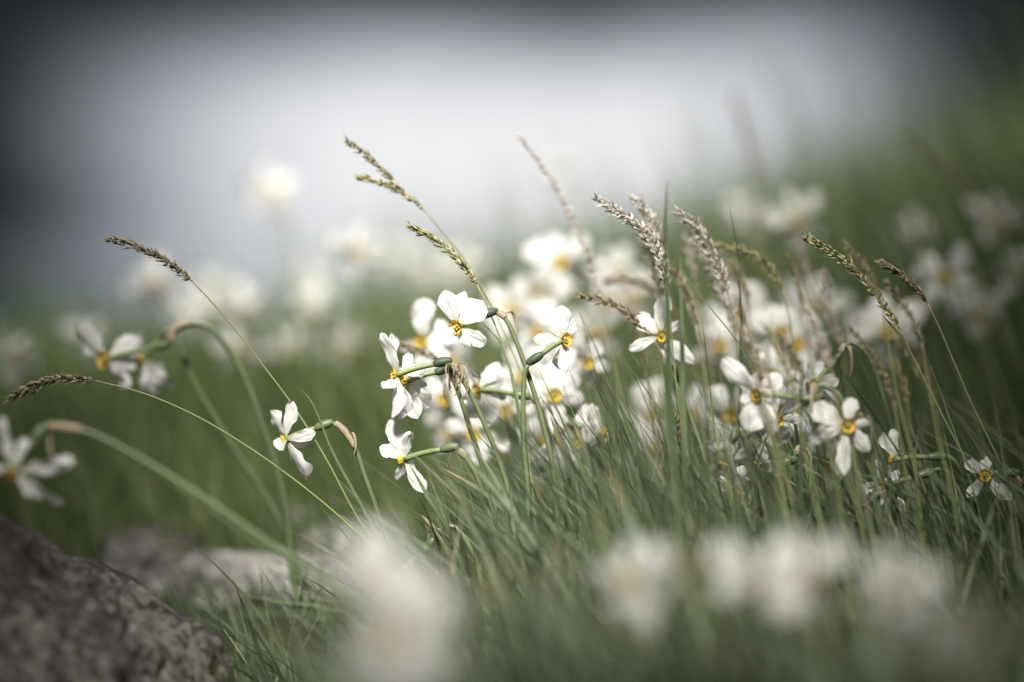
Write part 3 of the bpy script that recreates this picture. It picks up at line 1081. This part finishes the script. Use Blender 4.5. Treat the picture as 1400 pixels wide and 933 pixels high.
daffodil("white daffodil with crumpled petals behind the ragged brown spathe", (655, 533, 2.46), -50, -6,
         petals=[(682, 496, 0.004, 0.62), (695, 538, 0.008, 0.7), (640, 505, 0.0, 0.66), (640, 572, -0.004, 0.8), (672, 580, 0.0, 0.7), (632, 545, 0.0, 0.6)],
         neck=[(706, 540, 0.0), (730, 545, 0.0), (742, 566, 0.0), (756, 640, 0.0)])
daffodil("broad white daffodil with vivid yellow eye at the heart of the crowded clump", (758, 540, 2.58), 4, -4, R=0.036, roll=20, wid=0.78)
daffodil("white daffodil behind a pointed yellow-tipped leaf, its yellow eye cut by the leaf", (792, 604, 2.50), -8, -10, R=0.034, roll=48, wid=0.75)
daffodil("white daffodil with curled lobes at the edge of the clump, greenish eye", (802, 496, 2.62), 24, -4, R=0.034, roll=75, wid=0.75)
daffodil("white daffodil with small curled petals low at the edge of the clump", (824, 592, 2.48), 62, -14, R=0.028, roll=10, sweep=0.4)
daffodil("white daffodil peeping between stems low in the clump below the bare bud base", (716, 632, 2.52), -22, -14, R=0.030, roll=40, wid=0.8)
daffodil("white daffodil with a long upper petal and golden eye behind the golden-eyed crisp flower", (576, 466, 2.62), -14, 2,
         petals=[(582, 408, 0.0, 0.66), (628, 468, 0.006, 0.72), (612, 500, 0.0, 0.7), (580, 512, 0.0, 0.62), (545, 478, 0.006, 0.6), (610, 440, 0.012, 0.6)], corona=1.15)
daffodil("white daffodil blurred to a soft patch under the parallel tubes", (608, 545, 2.74), -20, -6, R=0.036, roll=30, wid=0.78)
daffodil("white daffodil sitting low behind the pale tube with a dim cream eye", (648, 592, 2.66), -8, -8, R=0.036, roll=12, wid=0.76)
daffodil("white daffodil hanging between the two thick bent stems", (690, 560, 2.72), 22, -12, R=0.034, roll=55, wid=0.75)
daffodil("white daffodil pressed against the clump beneath the sideways yellow cup", (768, 500, 2.70), -30, -14, R=0.034, roll=5, wid=0.78)
for lab, c_, yw, pt, rr in [
        ("white daffodil filling the gap between the ragged spathe and the broad yellow-eyed bloom", (716, 514, 2.84), -10, -4, 0.037),
        ("white daffodil blurred under the seen-from-behind flower's pale tube, no eye showing", (616, 590, 2.92), -60, -10, 0.036),
        ("white daffodil blurred behind the profile flower's parallel tubes, greenish eye", (612, 490, 3.0), 14, -6, 0.042),
        ("soft white daffodil wedged under the starry bloom, eye hidden", (738, 396, 3.5), -30, -14, 0.046),
        ("soft white daffodil overlapping the purple spike's lower stem", (832, 412, 3.3), 26, -6, 0.042),
        ("soft white daffodil glimpsed under the level red-brown spike", (868, 406, 3.5), -18, -10, 0.042),
        ("white daffodil low behind the yellow-tipped leaf, mostly hidden by blades", (772, 640, 2.7), 12, -14, 0.034),
        ("white daffodil low in the clump between thick stems, beside the peeping one", (742, 602, 2.78), 30, -10, 0.036),
        ("soft white daffodil behind the bare dark bud bases", (736, 452, 3.0), -24, -8, 0.040)]:
    daffodil(lab, c_, yw, pt, R=rr, wid=0.8)
# ---- the right-hand group, a little nearer or further than the focus
daffodil("white daffodil with one petal held up like a hand, eye lost in the grass", (1036, 540, 2.24), -35, -4,
         petals=[(988, 490, 0.0, 0.5), (1032, 510, 0.0, 0.5), (1068, 512, 0.01, 0.66), (1022, 590, -0.004, 0.78), (1056, 596, 0.0, 0.6), (1012, 548, 0.004, 0.6)],
         neck=[(1092, 545, -0.01), (1118, 526, -0.012), (1146, 540, -0.012), (1166, 620, -0.01)], R=0.032)
daffodil("white daffodil with bright cupped petals above a yellow eye, under bent straw stems", (1056, 512, 2.62), -12, -10,
         petals=[(1030, 470, 0.0, 0.66), (1076, 492, 0.0, 0.8), (1058, 472, 0.01, 0.6), (1096, 522, 0.0, 0.7), (1042, 560, 0.0, 0.7), (1078, 552, 0.01, 0.7)])
daffodil("white daffodil with splayed lower petals below the one raised like a hand", (1062, 574, 2.30), 6, -22, R=0.034, roll=14, wid=0.74)
daffodil("white daffodil facing down behind the thin upright stalks, seen from above", (990, 634, 2.30), -30, -48, R=0.032, roll=5, sweep=0.3)
daffodil("white daffodil with a small egg-yellow bud cup and short pale tube above grass", (1036, 636, 2.38), -70, -20, R=0.024, roll=25, sweep=0.5, corona=1.3,
         neck=[(1070, 632, 0.0), (1094, 612, 0.0), (1108, 640, 0.0), (1120, 700, 0.0)])
daffodil("white daffodil on an arched straw neck beside the hanging-petal flower", (1116, 524, 2.46), -42, -16, R=0.026, roll=40, sweep=0.4,
         neck=[(1136, 500, 0.0), (1160, 468, 0.0), (1184, 480, 0.0), (1206, 540, 0.0)])
daffodil("white daffodil with a single bright petal low between the hanging-petal flower and the shaded pair", (1180, 690, 2.28), 10, -55, R=0.022, roll=20, sweep=0.5)
for lab, c_, yw, pt, rr in [
        ("white daffodil low behind the grass veil, beside the raised-petal flower", (1000, 566, 2.62), -16, -10, 0.034),
        ("white daffodil behind the bent straw necks, upper lobes just showing", (1088, 470, 2.86), 20, 4, 0.038),
        ("white daffodil sunk in blades under the bird-shaped flower", (948, 566, 2.8), -30, -14, 0.034),
        ("white daffodil sunk deep under the hanging-petal flower's right lobe", (1128, 632, 2.6), 24, -20, 0.030),
        ("white daffodil behind the tall blades, split by the thin slanting blade", (1010, 430, 3.0), -10, -6, 0.040),
        ("white daffodil nodding low in the tangle beside the withered straw tuft", (892, 566, 2.9), 16, -12, 0.036)]:
    daffodil(lab, c_, yw, pt, R=rr * 1.1, wid=0.88)
for lab, c_, yw, pt, rr in [
        ("white daffodil crowded between the raised-petal and the hanging-petal flowers, eye in shadow", (1090, 556, 2.5), -50, -16, 0.034),
        ("white daffodil under the raised-petal flower, turned down towards the blades", (1046, 616, 2.44), -24, -40, 0.032),
        ("white daffodil just behind the cupped petals, slightly higher and softer", (1066, 452, 2.8), 30, 0, 0.036),
        ("white daffodil low beside the egg-yellow cup, half covered by blades", (1004, 668, 2.4), 14, -30, 0.030),
        ("soft pale bloom far behind on the meadow brow under the forked seed head", (548, 356, 6.2), 8, 0, 0.060),
        ("soft pale bloom at the brow between the lone tall flower and the large soft bloom", (424, 392, 6.2), -8, 0, 0.060),
        ("pale bloom at the brow directly behind the base of the tan seed head", (290, 398, 5.8), 4, 0, 0.056),
        ("hazy bloom in the green behind the lone bent daffodil, lowest of the far ones", (470, 470, 4.6), 10, -8, 0.048),
        ("hazy bloom beside the longest bare culm, above the lone bent daffodil", (392, 478, 4.4), -12, -8, 0.046),
        ("hazy bloom at the meadow brow over the crisp golden-eyed flower", (634, 366, 5.0), -4, 0, 0.056),
        ("hazy bloom behind the arched stem of the orange-cupped flower", (268, 430, 5.2), 10, -4, 0.054),
        ("dim bloom deep in the dark grass behind the slim brown seed head", (1256, 318, 4.2), -10, 0, 0.044)]:
    daffodil(lab, c_, yw, pt, R=rr, wid=0.84, corona=0.9)
# ---- soft, behind on the left
daffodil("white daffodil with a deep orange cup, petals thrown back in the wind", (146, 492, 2.64), -48, -4,
         petals=[(104, 442, 0.0, 0.5), (110, 470, 0.01, 0.5), (178, 530, 0.0, 0.42), (188, 462, 0.01, 0.62), (168, 512, -0.01, 0.5), (186, 498, 0.01, 0.6)],
         neck=[(214, 475, 0.0), (246, 446, 0.0), (282, 446, 0.0), (318, 486, 0.0), (362, 590, 0.0), (392, 700, 0.0)], spathe='sheath', corona=1.5, R=0.036, stem_r=0.004)
daffodil("cream-white daffodil with hanging wilted petals, next to the orange-cupped one", (195, 490, 2.68), -60, -30,
         petals=[(184, 452, 0.0, 0.6), (196, 536, 0.0, 0.4), (238, 532, 0.0, 0.42), (214, 540, 0.01, 0.4), (168, 486, 0.0, 0.6), (222, 508, 0.01, 0.6)],
         neck=[(222, 460, 0.0), (240, 462, 0.0), (262, 516, 0.0), (312, 600, 0.0), (386, 720, 0.0)], R=0.036, stem_r=0.0035)
daffodil("grey-shaded white daffodil nodding over the boulder on a long arching stem", (19, 645, 2.02), -32, -34,
         petals=[(4, 570, 0.0, 0.34), (34, 598, 0.0, 0.4), (102, 630, 0.0, 0.36), (42, 678, 0.0, 0.42), (86, 690, 0.0, 0.32), (-24, 640, 0.0, 0.45)],
         neck=[(48, 600, 0.01), (70, 583, 0.012), (118, 590, 0.012), (190, 626, 0.012), (290, 688, 0.012), (380, 750, 0.012), (450, 792, 0.012)], spathe='sheath', R=0.034, stem_r=0.0027, lean=0.09)
daffodil("large soft white daffodil above the meadow between two grass heads", (488, 342, 3.75), 4, -6, R=0.046, roll=32, wid=0.75)
daffodil("tall cream-eyed white daffodil standing alone against the sky", (370, 262, 4.6), -10, 4, R=0.052, roll=10, wid=0.85, corona=0.8)
daffodil("soft white daffodil just below the tan tapering seed head of the longest culm", (212, 388, 3.9), 16, -6, R=0.050, roll=50, wid=0.75)
daffodil("soft white daffodil with hanging petals behind the long thin grass culm", (332, 425, 4.3), 4, -14, R=0.052, roll=20, wid=0.75)
daffodil("cream-white daffodil dissolving into the green meadow below the large soft bloom", (432, 425, 4.9), -6, -10, R=0.058, roll=44)
daffodil("white daffodil low behind the curve of the thin culm, half its petals hidden", (326, 478, 3.9), 10, -20, R=0.040, roll=0)
daffodil("dim white daffodil at the shadowy meadow edge above the drooping grass head", (22, 486, 3.6), 6, -4, R=0.036, roll=33)
daffodil("pale daffodil in the dusk between the dim bloom and the orange-cupped one", (118, 460, 4.0), -6, -4, R=0.036, roll=12)
daffodil("faint white daffodil in the distance beside the green seed head tip", (592, 382, 6.0), 4, -4, R=0.066, roll=22)
# ---- soft, behind in the middle
daffodil("starry white daffodil with an orange-yellow eye behind the dark purple grass spike", (766, 358, 3.15), 2, 2, R=0.045, roll=22, wid=0.7, corona=1.1)
daffodil("white daffodil with a blurred yellow eye just above the crisp golden-eyed flower", (700, 420, 3.35), -6, 2, R=0.046, roll=42, wid=0.8)
daffodil("soft white daffodil between the purple spike and the fluffy pink grass heads", (842, 372, 3.6), 12, -4, R=0.046, roll=8, wid=0.75)
daffodil("white daffodil hidden low behind the sideways yellow-cupped flower", (812, 452, 3.3), 10, -14, R=0.040, roll=30, wid=0.75)
daffodil("pale daffodil far off on the brow of the meadow above the starry bloom", (768, 236, 7.8), 30, 0, R=0.050, roll=12)
# ---- soft, behind on the right
daffodil("white daffodil with widespread petals high above the green-brown seed heads", (1090, 300, 3.7), 8, 0, R=0.050, roll=14, wid=0.7)
daffodil("cream daffodil blurred behind the pink grass heads at the meadow brow", (1024, 296, 4.8), 0, 0, R=0.050, roll=40)
daffodil("white daffodil with an orange eye between the two sharp brown seed heads", (1214, 452, 3.0), 6, -6, R=0.047, roll=28, wid=0.74, corona=1.1)
daffodil("dim white daffodil with an orange eye beyond the smaller seed head", (1290, 378, 3.2), 10, 0, R=0.046, roll=0, wid=0.7, corona=1.1)
daffodil("blurred white daffodil among purple grass above the bent straw stems", (1112, 420, 3.5), -4, -6, R=0.048, roll=52, wid=0.8)
daffodil("dim daffodil drooping under the orange-eyed bloom at the dark edge", (1336, 430, 3.3), -10, -24, R=0.034, roll=22)
daffodil("faint grey daffodil high in the dark grass at the frame edge", (1358, 300, 3.8), 0, -4, R=0.040, roll=38)
daffodil("grey daffodil in dark grass, lower than the faint high one", (1392, 372, 3.5), -12, -4, R=0.036, roll=5)
daffodil("white daffodil seen in slits between the upright blades", (984, 470, 2.95), 4, -8, R=0.038, roll=35, wid=0.8)
daffodil("white daffodil low in the slits between blades behind the thin culm", (900, 610, 2.75), -20, -10, R=0.034, roll=15, wid=0.8)
# ---- close to the lens
daffodil("huge white blur of a daffodil with orange-tan heart, lowest in the picture", (540, 866, 1.28), -22, 6, R=0.042, corona=0.7, roll=25, wid=0.85, lean=0.02)
daffodil("white blurred daffodil rising behind the huge blur, touching it from above", (510, 785, 1.40), -30, 0, R=0.036, corona=0.7, roll=55, wid=0.8, lean=0.03)
daffodil("blurred white daffodil with a tan neck pointing sideways over dark grass", (862, 792, 1.52), -36, -2, R=0.035, corona=0.7, roll=15, wid=0.8,
         neck=[(912, 775, 0.01), (942, 768, 0.012), (962, 800, 0.014), (980, 870, 0.016)])
daffodil("blurred white daffodil with a shaded throat, half of a touching pair", (1040, 790, 1.46), -36, -4, R=0.034, corona=0.7, roll=40, wid=0.75)
daffodil("brightest of the touching pair of blurred daffodils, facing outwards", (1100, 790, 1.45), 14, -4, R=0.034, corona=0.7, roll=10, wid=0.75)
daffodil("grey-white blurred daffodil in deep shade with a brown neck", (1232, 806, 1.40), -18, -4, R=0.032, corona=0.7, roll=28, wid=0.75)
daffodil("faintest grey blurred daffodil sunk in the darkest grass", (1296, 880, 1.16), 12, -20, R=0.022, roll=8, wid=0.8)


# ------------------------------------------------------------------ grasses with seed heads
def seed_mesh(axis, rad, n, mat_key, rs, loose=0.35, awn=0.0, slen=0.0075, swid=0.0012):
    mb = MB()
    fr = frames(axis)
    tube(mb, axis, 0.0006, 5, 0.4)
    for i in range(n):
        s = (i + rs.uniform(-1.5, 2.5)) / n
        s = min(0.999, max(0.0, s))
        if rs.random() < 0.10:
            continue
        #                    # 0 at the tip end of the list, 1 at the culm
        p, t, u, v = fr[min(len(fr) - 1, int(s * (len(fr) - 1)))]
        env = math.sin(math.pi * min(1, 0.10 + 0.80 * s)) ** 0.6
        a = i * 2.39996 + rs.uniform(-0.9, 0.9)
        out = u * math.cos(a) + v * math.sin(a)
        dirn = (-t + out * (loose * rs.uniform(0.2, 1.9))).normalized()
        ln = slen * rs.uniform(0.55, 1.45) * (0.65 + 0.35 * env)
        p0 = p + out * (rad * env * rs.uniform(0.35, 0.95))
        pts = [p0, p0 + dirn * ln * 0.3, p0 + dirn * ln * 0.65 + out * ln * 0.03, p0 + dirn * ln]
        tube(mb, pts, lambda k: swid * (0.35, 1.0, 0.75, 0.08)[int(round(k * 3))], 5, rs.uniform(0.05, 1.0), 0.8)
        if awn and rs.random() < awn:
            e = p0 + dirn * ln
            tube(mb, [e, e + dirn * ln * rs.uniform(0.5, 1.0) + out * 0.001], lambda k: 0.00018 * (1 - 0.7 * k), 3, 0.9)
    return mb


STALKS = 0


def grass_stalk(label, head, culm, d, rad=0.0028, n=60, mat='seed_green', extra=None, lean=None, culm_r=0.0010,
                loose=0.35, awn=0.35, slen=0.0075, swid=0.0012, leaf=None, dz=0.0):
    global STALKS
    STALKS += 1
    rs = random.Random(900 + STALKS)
    rad, swid, n, slen = rad * 1.08, swid * 0.95, int(n * 1.5), slen * 0.9
    H = [P(a, b, d) for a, b in head]
    Cc = [P(a, b, d + dz * (i + 1)) for i, (a, b) in enumerate(culm)]
    last = Cc[-1]
    dirn = (Cc[-1] - (Cc[-2] if len(Cc) > 1 else H[-1])).normalized()
    drop = max(0.03, last.z - ground(last.x, last.y))
    if lean is None:
        lean = drop * min(0.8, max(-0.5, dirn.x / max(0.3, -dirn.z))) * 0.6
    root = Vector((last.x + lean, last.y + rs.uniform(-0.02, 0.02), 0))
    root.z = ground(root.x, root.y) - 0.004
    e = empty("grass_stalk", root)
    tag(e, label, "grass stalk", "grass stalks with seed heads")
    mid = last.lerp(root, 0.5) + Vector((-0.12 * lean, 0, 0.01))
    line = spline([H[-1]] + Cc + [mid, root], 44)
    mb = MB()
    tube(mb, line, lambda s: culm_r * (0.75 + 0.6 * s), 6, lambda s: 0.62 - 0.25 * s + 0.25 * math.exp(-((s - 0.02) * 14) ** 2))
    mb.build("culm", M['culm'], e)
    seed_mesh(spline(H, 26), rad, n, mat, rs, loose, awn, slen, swid).build("seed_head", M[mat], e)
    for ex in extra or []:
        seed_mesh(spline([P(a, b, d + 0.004) for a, b in ex], 18), rad * 0.85, int(n * 0.55), mat, rs, loose, awn, slen, swid).build("seed_head", M[mat], e)
    if leaf:
        mb = MB()
        L = spline([P(a, b, d) for a, b in leaf], 14)
        ribbon(mb, L, 0.0035, -FWD + Vector((0, 0, 0.4)), 0.3, 0.5, 0.5)
        mb.build("leaf", M['grass'], e)
    return e


grass_stalk("arched grass with a tan tapering seed head against grey sky, longest bare culm",
            [(152, 328), (176, 334), (204, 345), (234, 362), (263, 385)], [(300, 425), (352, 490), (404, 560), (446, 628), (484, 700), (520, 760)], 2.36,
            0.0030, 95, 'seed_brown', dz=0.002)
grass_stalk("grass with a brown frayed seed head hanging sideways over the boulder",
            [(12, 546), (40, 532), (70, 520), (100, 517), (130, 521)], [(190, 536), (262, 566), (340, 612), (410, 662), (470, 712), (520, 762)], 2.36,
            0.0032, 95, 'seed_brown', loose=0.5, awn=0.5, dz=0.002)
grass_stalk("grass with a forked greenish seed head reaching highest against the pale sky",
            [(476, 195), (500, 212), (525, 235), (550, 262), (581, 289)], [(612, 326), (640, 362), (668, 410), (700, 480), (732, 560), (760, 650)], 2.46,
            0.0027, 84, 'seed_green', extra=[[(492, 243), (512, 247), (532, 256), (552, 264)]])
grass_stalk("grass with a neat green seed head just above the golden-eyed daffodil",
            [(563, 311), (588, 324), (612, 342), (634, 364), (652, 389)], [(664, 416), (680, 452), (704, 530), (722, 620)], 2.38,
            0.0027, 84, 'seed_green')
grass_stalk("grass with a long loose purple spike bending over the starry bloom",
            [(712, 190), (744, 232), (772, 278), (795, 325), (812, 372), (822, 410)], [(834, 470), (850, 540), (868, 620)], 2.62,
            0.0032, 90, 'seed_pink', loose=0.3, awn=0.5, swid=0.0011)
grass_stalk("grass with a brownish-green seed head touching the bird-shaped daffodil",
            [(797, 406), (826, 412), (852, 424), (874, 444), (892, 462)], [(914, 500), (940, 560), (966, 640)], 2.44,
            0.0029, 70, 'seed_brown')
grass_stalk("grass with a shiny pinkish plume pointing outward from the plume cluster",
            [(816, 272), (842, 288), (866, 304), (886, 324), (902, 352), (910, 390)], [(916, 440), (924, 520), (936, 620)], 2.40,
            0.0042, 120, 'seed_pink', loose=0.5, awn=0.4)
grass_stalk("grass with a pale silky plume standing closest to the tall broad blade",
            [(866, 272), (886, 294), (900, 326), (907, 362), (910, 400)], [(914, 460), (924, 540), (940, 630)], 2.48,
            0.0050, 120, 'seed_pink', loose=0.55, awn=0.5)
grass_stalk("grass with a short drooping pink plume under the plume cluster",
            [(884, 336), (892, 362), (902, 388), (910, 420)], [(918, 470), (932, 560), (944, 640)], 2.52,
            0.0046, 80, 'seed_pink', loose=0.55, awn=0.5)
grass_stalk("grass with a pink plume past the tall broad blade, alone at its top",
            [(927, 290), (950, 308), (968, 336), (984, 368), (996, 402)], [(1004, 450), (1010, 530), (1022, 620)], 2.46,
            0.0046, 110, 'seed_pink', loose=0.5, awn=0.5)
grass_stalk("grass with a loose mauve plume hanging below the lone pink plume",
            [(948, 330), (972, 366), (990, 404), (1002, 440), (1008, 474)], [(1012, 520), (1020, 580), (1030, 650)], 2.54,
            0.0048, 90, 'seed_pink', loose=0.55, awn=0.5)
grass_stalk("grass with a thin greenish panicle arching sideways out of the plumes",
            [(984, 336), (1012, 342), (1036, 352), (1056, 372), (1070, 396)], [(1080, 440), (1088, 520), (1094, 610)], 2.52,
            0.0026, 60, 'seed_green', loose=0.4)
grass_stalk("grass with a dusky red-brown spike lying level beneath the plumes",
            [(828, 386), (850, 382), (874, 386), (898, 400)], [(914, 440), (926, 520), (940, 610)], 2.66,
            0.0042, 70, 'seed_brown', loose=0.4)
grass_stalk("grass with the largest sharp green-brown seed head, small leaf at its base",
            [(1104, 326), (1132, 342), (1160, 362), (1188, 390), (1212, 422), (1230, 450)], [(1246, 484), (1274, 540), (1310, 610), (1352, 690)], 2.36,
            0.0036, 120, 'seed_green', loose=0.32, leaf=[(1244, 478), (1228, 456), (1214, 440), (1206, 430)])
grass_stalk("grass with a slim sharp brown seed head and reddish culm beside the largest one",
            [(1205, 360), (1224, 370), (1242, 384), (1256, 398), (1268, 415)], [(1284, 448), (1306, 500), (1332, 560), (1366, 630), (1396, 700)], 2.36,
            0.0021, 64, 'seed_brown')
grass_stalk("grass with an upright purple tuft behind the bent straw stems",
            [(1124, 376), (1130, 408), (1140, 440), (1150, 474)], [(1160, 540), (1172, 630)], 2.66,
            0.0052, 80, 'seed_pink', loose=0.25, awn=0.4)
grass_stalk("grass with a blurred brown head at the foot of the crisp golden-eyed daffodil",
            [(550, 472), (572, 480), (594, 490), (612, 506)], [(640, 548), (668, 610), (700, 690)], 2.52,
            0.0030, 50, 'seed_brown')
grass_stalk("tall grass with a dark soft spike rising above the meadow brow",
            [(1004, 132), (1016, 172), (1028, 212), (1040, 256)], [(1052, 330), (1066, 420)], 3.9,
            0.0060, 90, 'seed_brown', slen=0.011, swid=0.0018)
grass_stalk("tall grass with a faint dark spike in the shadowy grass near the grey bloom",
            [(1230, 176), (1262, 208), (1300, 238), (1338, 262)], [(1372, 300), (1410, 370)], 3.4,
            0.0045, 80, 'seed_brown', slen=0.010, swid=0.0016)
grass_stalk("grass with a straw-coloured withered tuft between the upright blades",
            [(912, 540), (918, 566), (926, 592), (934, 616)], [(944, 660), (956, 720)], 2.34,
            0.0030, 40, 'seed_brown')


for q in range(30):
    hx = rnd.uniform(850, 1250)
    hy = 300 + rnd.random() ** 0.8 * 190 + max(0, hx - 1200) * 0.3
    dd = rnd.choice([2.12, 2.2, 2.55, 2.66, 2.8, 2.95, 3.1])
    ln, bend = rnd.uniform(55, 105), rnd.uniform(0.25, 0.75)
    hd = [(hx, hy), (hx + bend * ln * 0.42, hy + ln * 0.36), (hx + bend * ln * 0.72, hy + ln * 0.70), (hx + bend * ln * 0.9, hy + ln)]
    ex, ey = hd[-1]
    grass_stalk("slender out-of-focus grass stalk in the tangle rising around the plumes and straw necks", hd,
                [(ex + 8, ey + 50), (ex + 22, ey + 130), (ex + 44, ey + 220)], dd, rnd.uniform(0.0016, 0.003), 44,
                rnd.choice(['seed_pink', 'seed_brown', 'seed_green', 'seed_brown']), loose=rnd.uniform(0.25, 0.5), slen=0.0065, awn=0.3)

# ------------------------------------------------------------------ single leaves and blades that can be told apart
BLADES = 0


def blade(name, label, pts, d, width, mat='leaf', tint=0.5, twist=0.5, fold=0.3, cat=None, dz=0.0, nrm=(0, -1, 0.25)):
    global BLADES
    BLADES += 1
    W = [P(a, b, d + dz * i) for i, (a, b) in enumerate(pts)][::-1]       # pts run tip -> low; build low -> tip
    low = W[0]
    dirn = (W[0] - W[1]).normalized()
    drop = max(0.0, low.z - ground(low.x, low.y))
    lean = drop * min(0.7, max(-0.7, dirn.x / max(0.4, -dirn.z))) * 0.7
    root = Vector((low.x + lean, low.y, 0))
    root.z = ground(root.x, root.y) - 0.004
    line = spline([root] + W, 30)
    mb = MB()
    ribbon(mb, line, width, Vector(nrm).normalized(), fold, twist, tint)
    o = MB()
    # origin at the root of the blade
    me_o = mb.build(name, M[mat])
    me_o.data.transform(Matrix.Translation(-root))
    me_o.location = root
    tag(me_o, label, cat or name.replace('_', ' '), "single leaves and blades in the clump")
    return me_o


blade("grass_blade", "tall broad upright blade standing in front of the pink plumes", [(913, 240), (910, 330), (913, 430), (916, 560), (930, 700)], 2.20, 0.0080, 'grass', 0.42, 0.8)
blade("grass_blade", "narrow upright blade beside the lone pink plume", [(996, 274), (1008, 340), (1013, 430), (1012, 560)], 2.46, 0.0052, 'grass', 0.36, 0.9)
blade("grass_blade", "brownish upright blade close behind the tall broad one", [(930, 340), (932, 440), (934, 560), (938, 690)], 2.26, 0.0060, 'grass', 0.62, 0.3)
blade("grass_blade", "thin sharp blade crossing the upright blades on a slant", [(921, 354), (962, 410), (1010, 470), (1040, 524), (1060, 560)], 2.36, 0.0020, 'grass', 0.55, 0.4)
blade("daffodil_leaf", "short pointed leaf with a yellow-brown tip over the yellow-eyed flower", [(780, 568), (794, 600), (808, 630), (826, 668)], 2.32, 0.0095, 'leaf', 0.28, 0.15)
blade("daffodil_leaf", "bent leaf with a silvery underside reaching out below the pale tube", [(604, 640), (632, 655), (662, 674), (692, 700), (716, 740)], 2.34, 0.0085, 'leaf', 0.62, 0.9)
blade("daffodil_leaf", "pale grey-green leaf with rounded tip beside a yellowed bent stem", [(576, 704), (590, 718), (606, 738), (620, 764), (646, 810)], 2.33, 0.0095, 'leaf', 0.92, 0.4)
blade("daffodil_leaf", "dark leaf lying slantwise behind the huge blurred bloom", [(537, 728), (560, 748), (590, 778), (640, 830)], 2.36, 0.0085, 'leaf', 0.2, 0.5)
blade("daffodil_leaf", "broad grey-green leaf among the white flowers below the crumpled one", [(688, 552), (700, 590), (710, 640), (726, 720)], 2.50, 0.018, 'leaf', 0.42, 0.3)
blade("daffodil_leaf", "leaf rising under the seen-from-behind daffodil, crossing its lowest petal", [(558, 632), (572, 656), (590, 690), (614, 732), (640, 780)], 2.335, 0.0062, 'grass', 0.62, 0.3)
blade("daffodil_leaf", "slim leaf with brown tip low beside the thick bent stem", [(695, 638), (704, 656), (714, 690), (730, 750)], 2.36, 0.0065, 'leaf', 0.35, 0.2)
blade("daffodil_leaf", "dark broad leaf behind the sideways flower's stem, above the low grass", [(752, 568), (766, 606), (784, 650), (806, 710)], 2.42, 0.011, 'leaf', 0.22, 0.2)
blade("grass_blade", "pale twisted blade lying among thin stalks past the yellow-tipped leaf", [(818, 616), (836, 640), (862, 672), (884, 700)], 2.34, 0.0042, 'leaf', 0.85, 0.9)
blade("grass_blade", "short light-green blade beside the dark bud base of the crisp flower", [(655, 438), (666, 448), (680, 462), (696, 500), (712, 580)], 2.38, 0.0046, 'grass', 0.58, 0.4)
blade("grass_blade", "thin blade with a bare seed tip touching the lone bent daffodil", [(409, 531), (424, 546), (434, 566), (452, 612), (486, 676), (520, 740)], 2.355, 0.0030, 'grass', 0.62, 0.3)
blade("grass_blade", "slim red-jointed blade splitting from the low arching culm", [(462, 702), (482, 716), (504, 740), (530, 780)], 2.35, 0.0036, 'grass', 0.6, 0.3)
blade("grass_blade", "pale slim blade upright in the grass under the peeping daffodil", [(692, 676), (698, 700), (706, 740), (720, 800)], 2.30, 0.0045, 'leaf', 0.75, 0.2)
blade("daffodil_leaf", "blurred broad leaf pointing up before the low grass", [(830, 640), (856, 700), (884, 760), (920, 860)], 1.95, 0.013, 'leaf', 0.62, 0.3)
blade("daffodil_leaf", "blurred leaf leaning beside the short curled-petal daffodil", [(812, 672), (822, 720), (846, 790), (880, 880)], 1.9, 0.012, 'grass', 0.5, 0.3)
blade("daffodil_leaf", "blurred dark green leaf tuft blade above the touching pair", [(1072, 640), (1062, 690), (1046, 750), (1030, 850)], 1.85, 0.014, 'grass', 0.34, 0.3)
blade("daffodil_leaf", "blurred leaf leaning over the tan-necked bloom from the touching pair", [(1020, 655), (1010, 700), (990, 760), (960, 850)], 1.85, 0.013, 'grass', 0.4, 0.3)
for lab, pts, d, w, tn in [
        ("long pale blade sweeping low over the stones, uppermost of three", [(342, 782), (372, 800), (420, 812), (500, 840)], 2.1, 0.0055, 0.62),
        ("long pale blade sweeping low over the stones, lowest of three", [(300, 842), (360, 838), (430, 842), (520, 872)], 2.05, 0.0050, 0.5),
        ("long pale blade sweeping low over the stones, between the other two", [(326, 812), (380, 822), (440, 830), (520, 858)], 2.2, 0.0045, 0.7),
        ("dark blade curling over the foot of the boulder, broadest there", [(318, 872), (360, 884), (420, 900), (500, 940)], 1.9, 0.0060, 0.3),
        ("thick blurred blade running beside the long arching stem", [(196, 632), (270, 680), (350, 738), (430, 790), (500, 830)], 1.95, 0.0055, 0.6),
        ("grey blade slanting behind the shaded ragged daffodil", [(1288, 552), (1316, 600), (1350, 640), (1388, 690)], 2.5, 0.0060, 0.5),
        ("long dim blade slanting down past the two tubes of the shaded pair", [(1200, 570), (1250, 596), (1300, 630), (1344, 690)], 2.42, 0.0028, 0.5)]:
    blade("grass_blade", lab, pts, d, w, 'grass', tn, 0.4, nrm=(0.2, -0.6, 0.8))
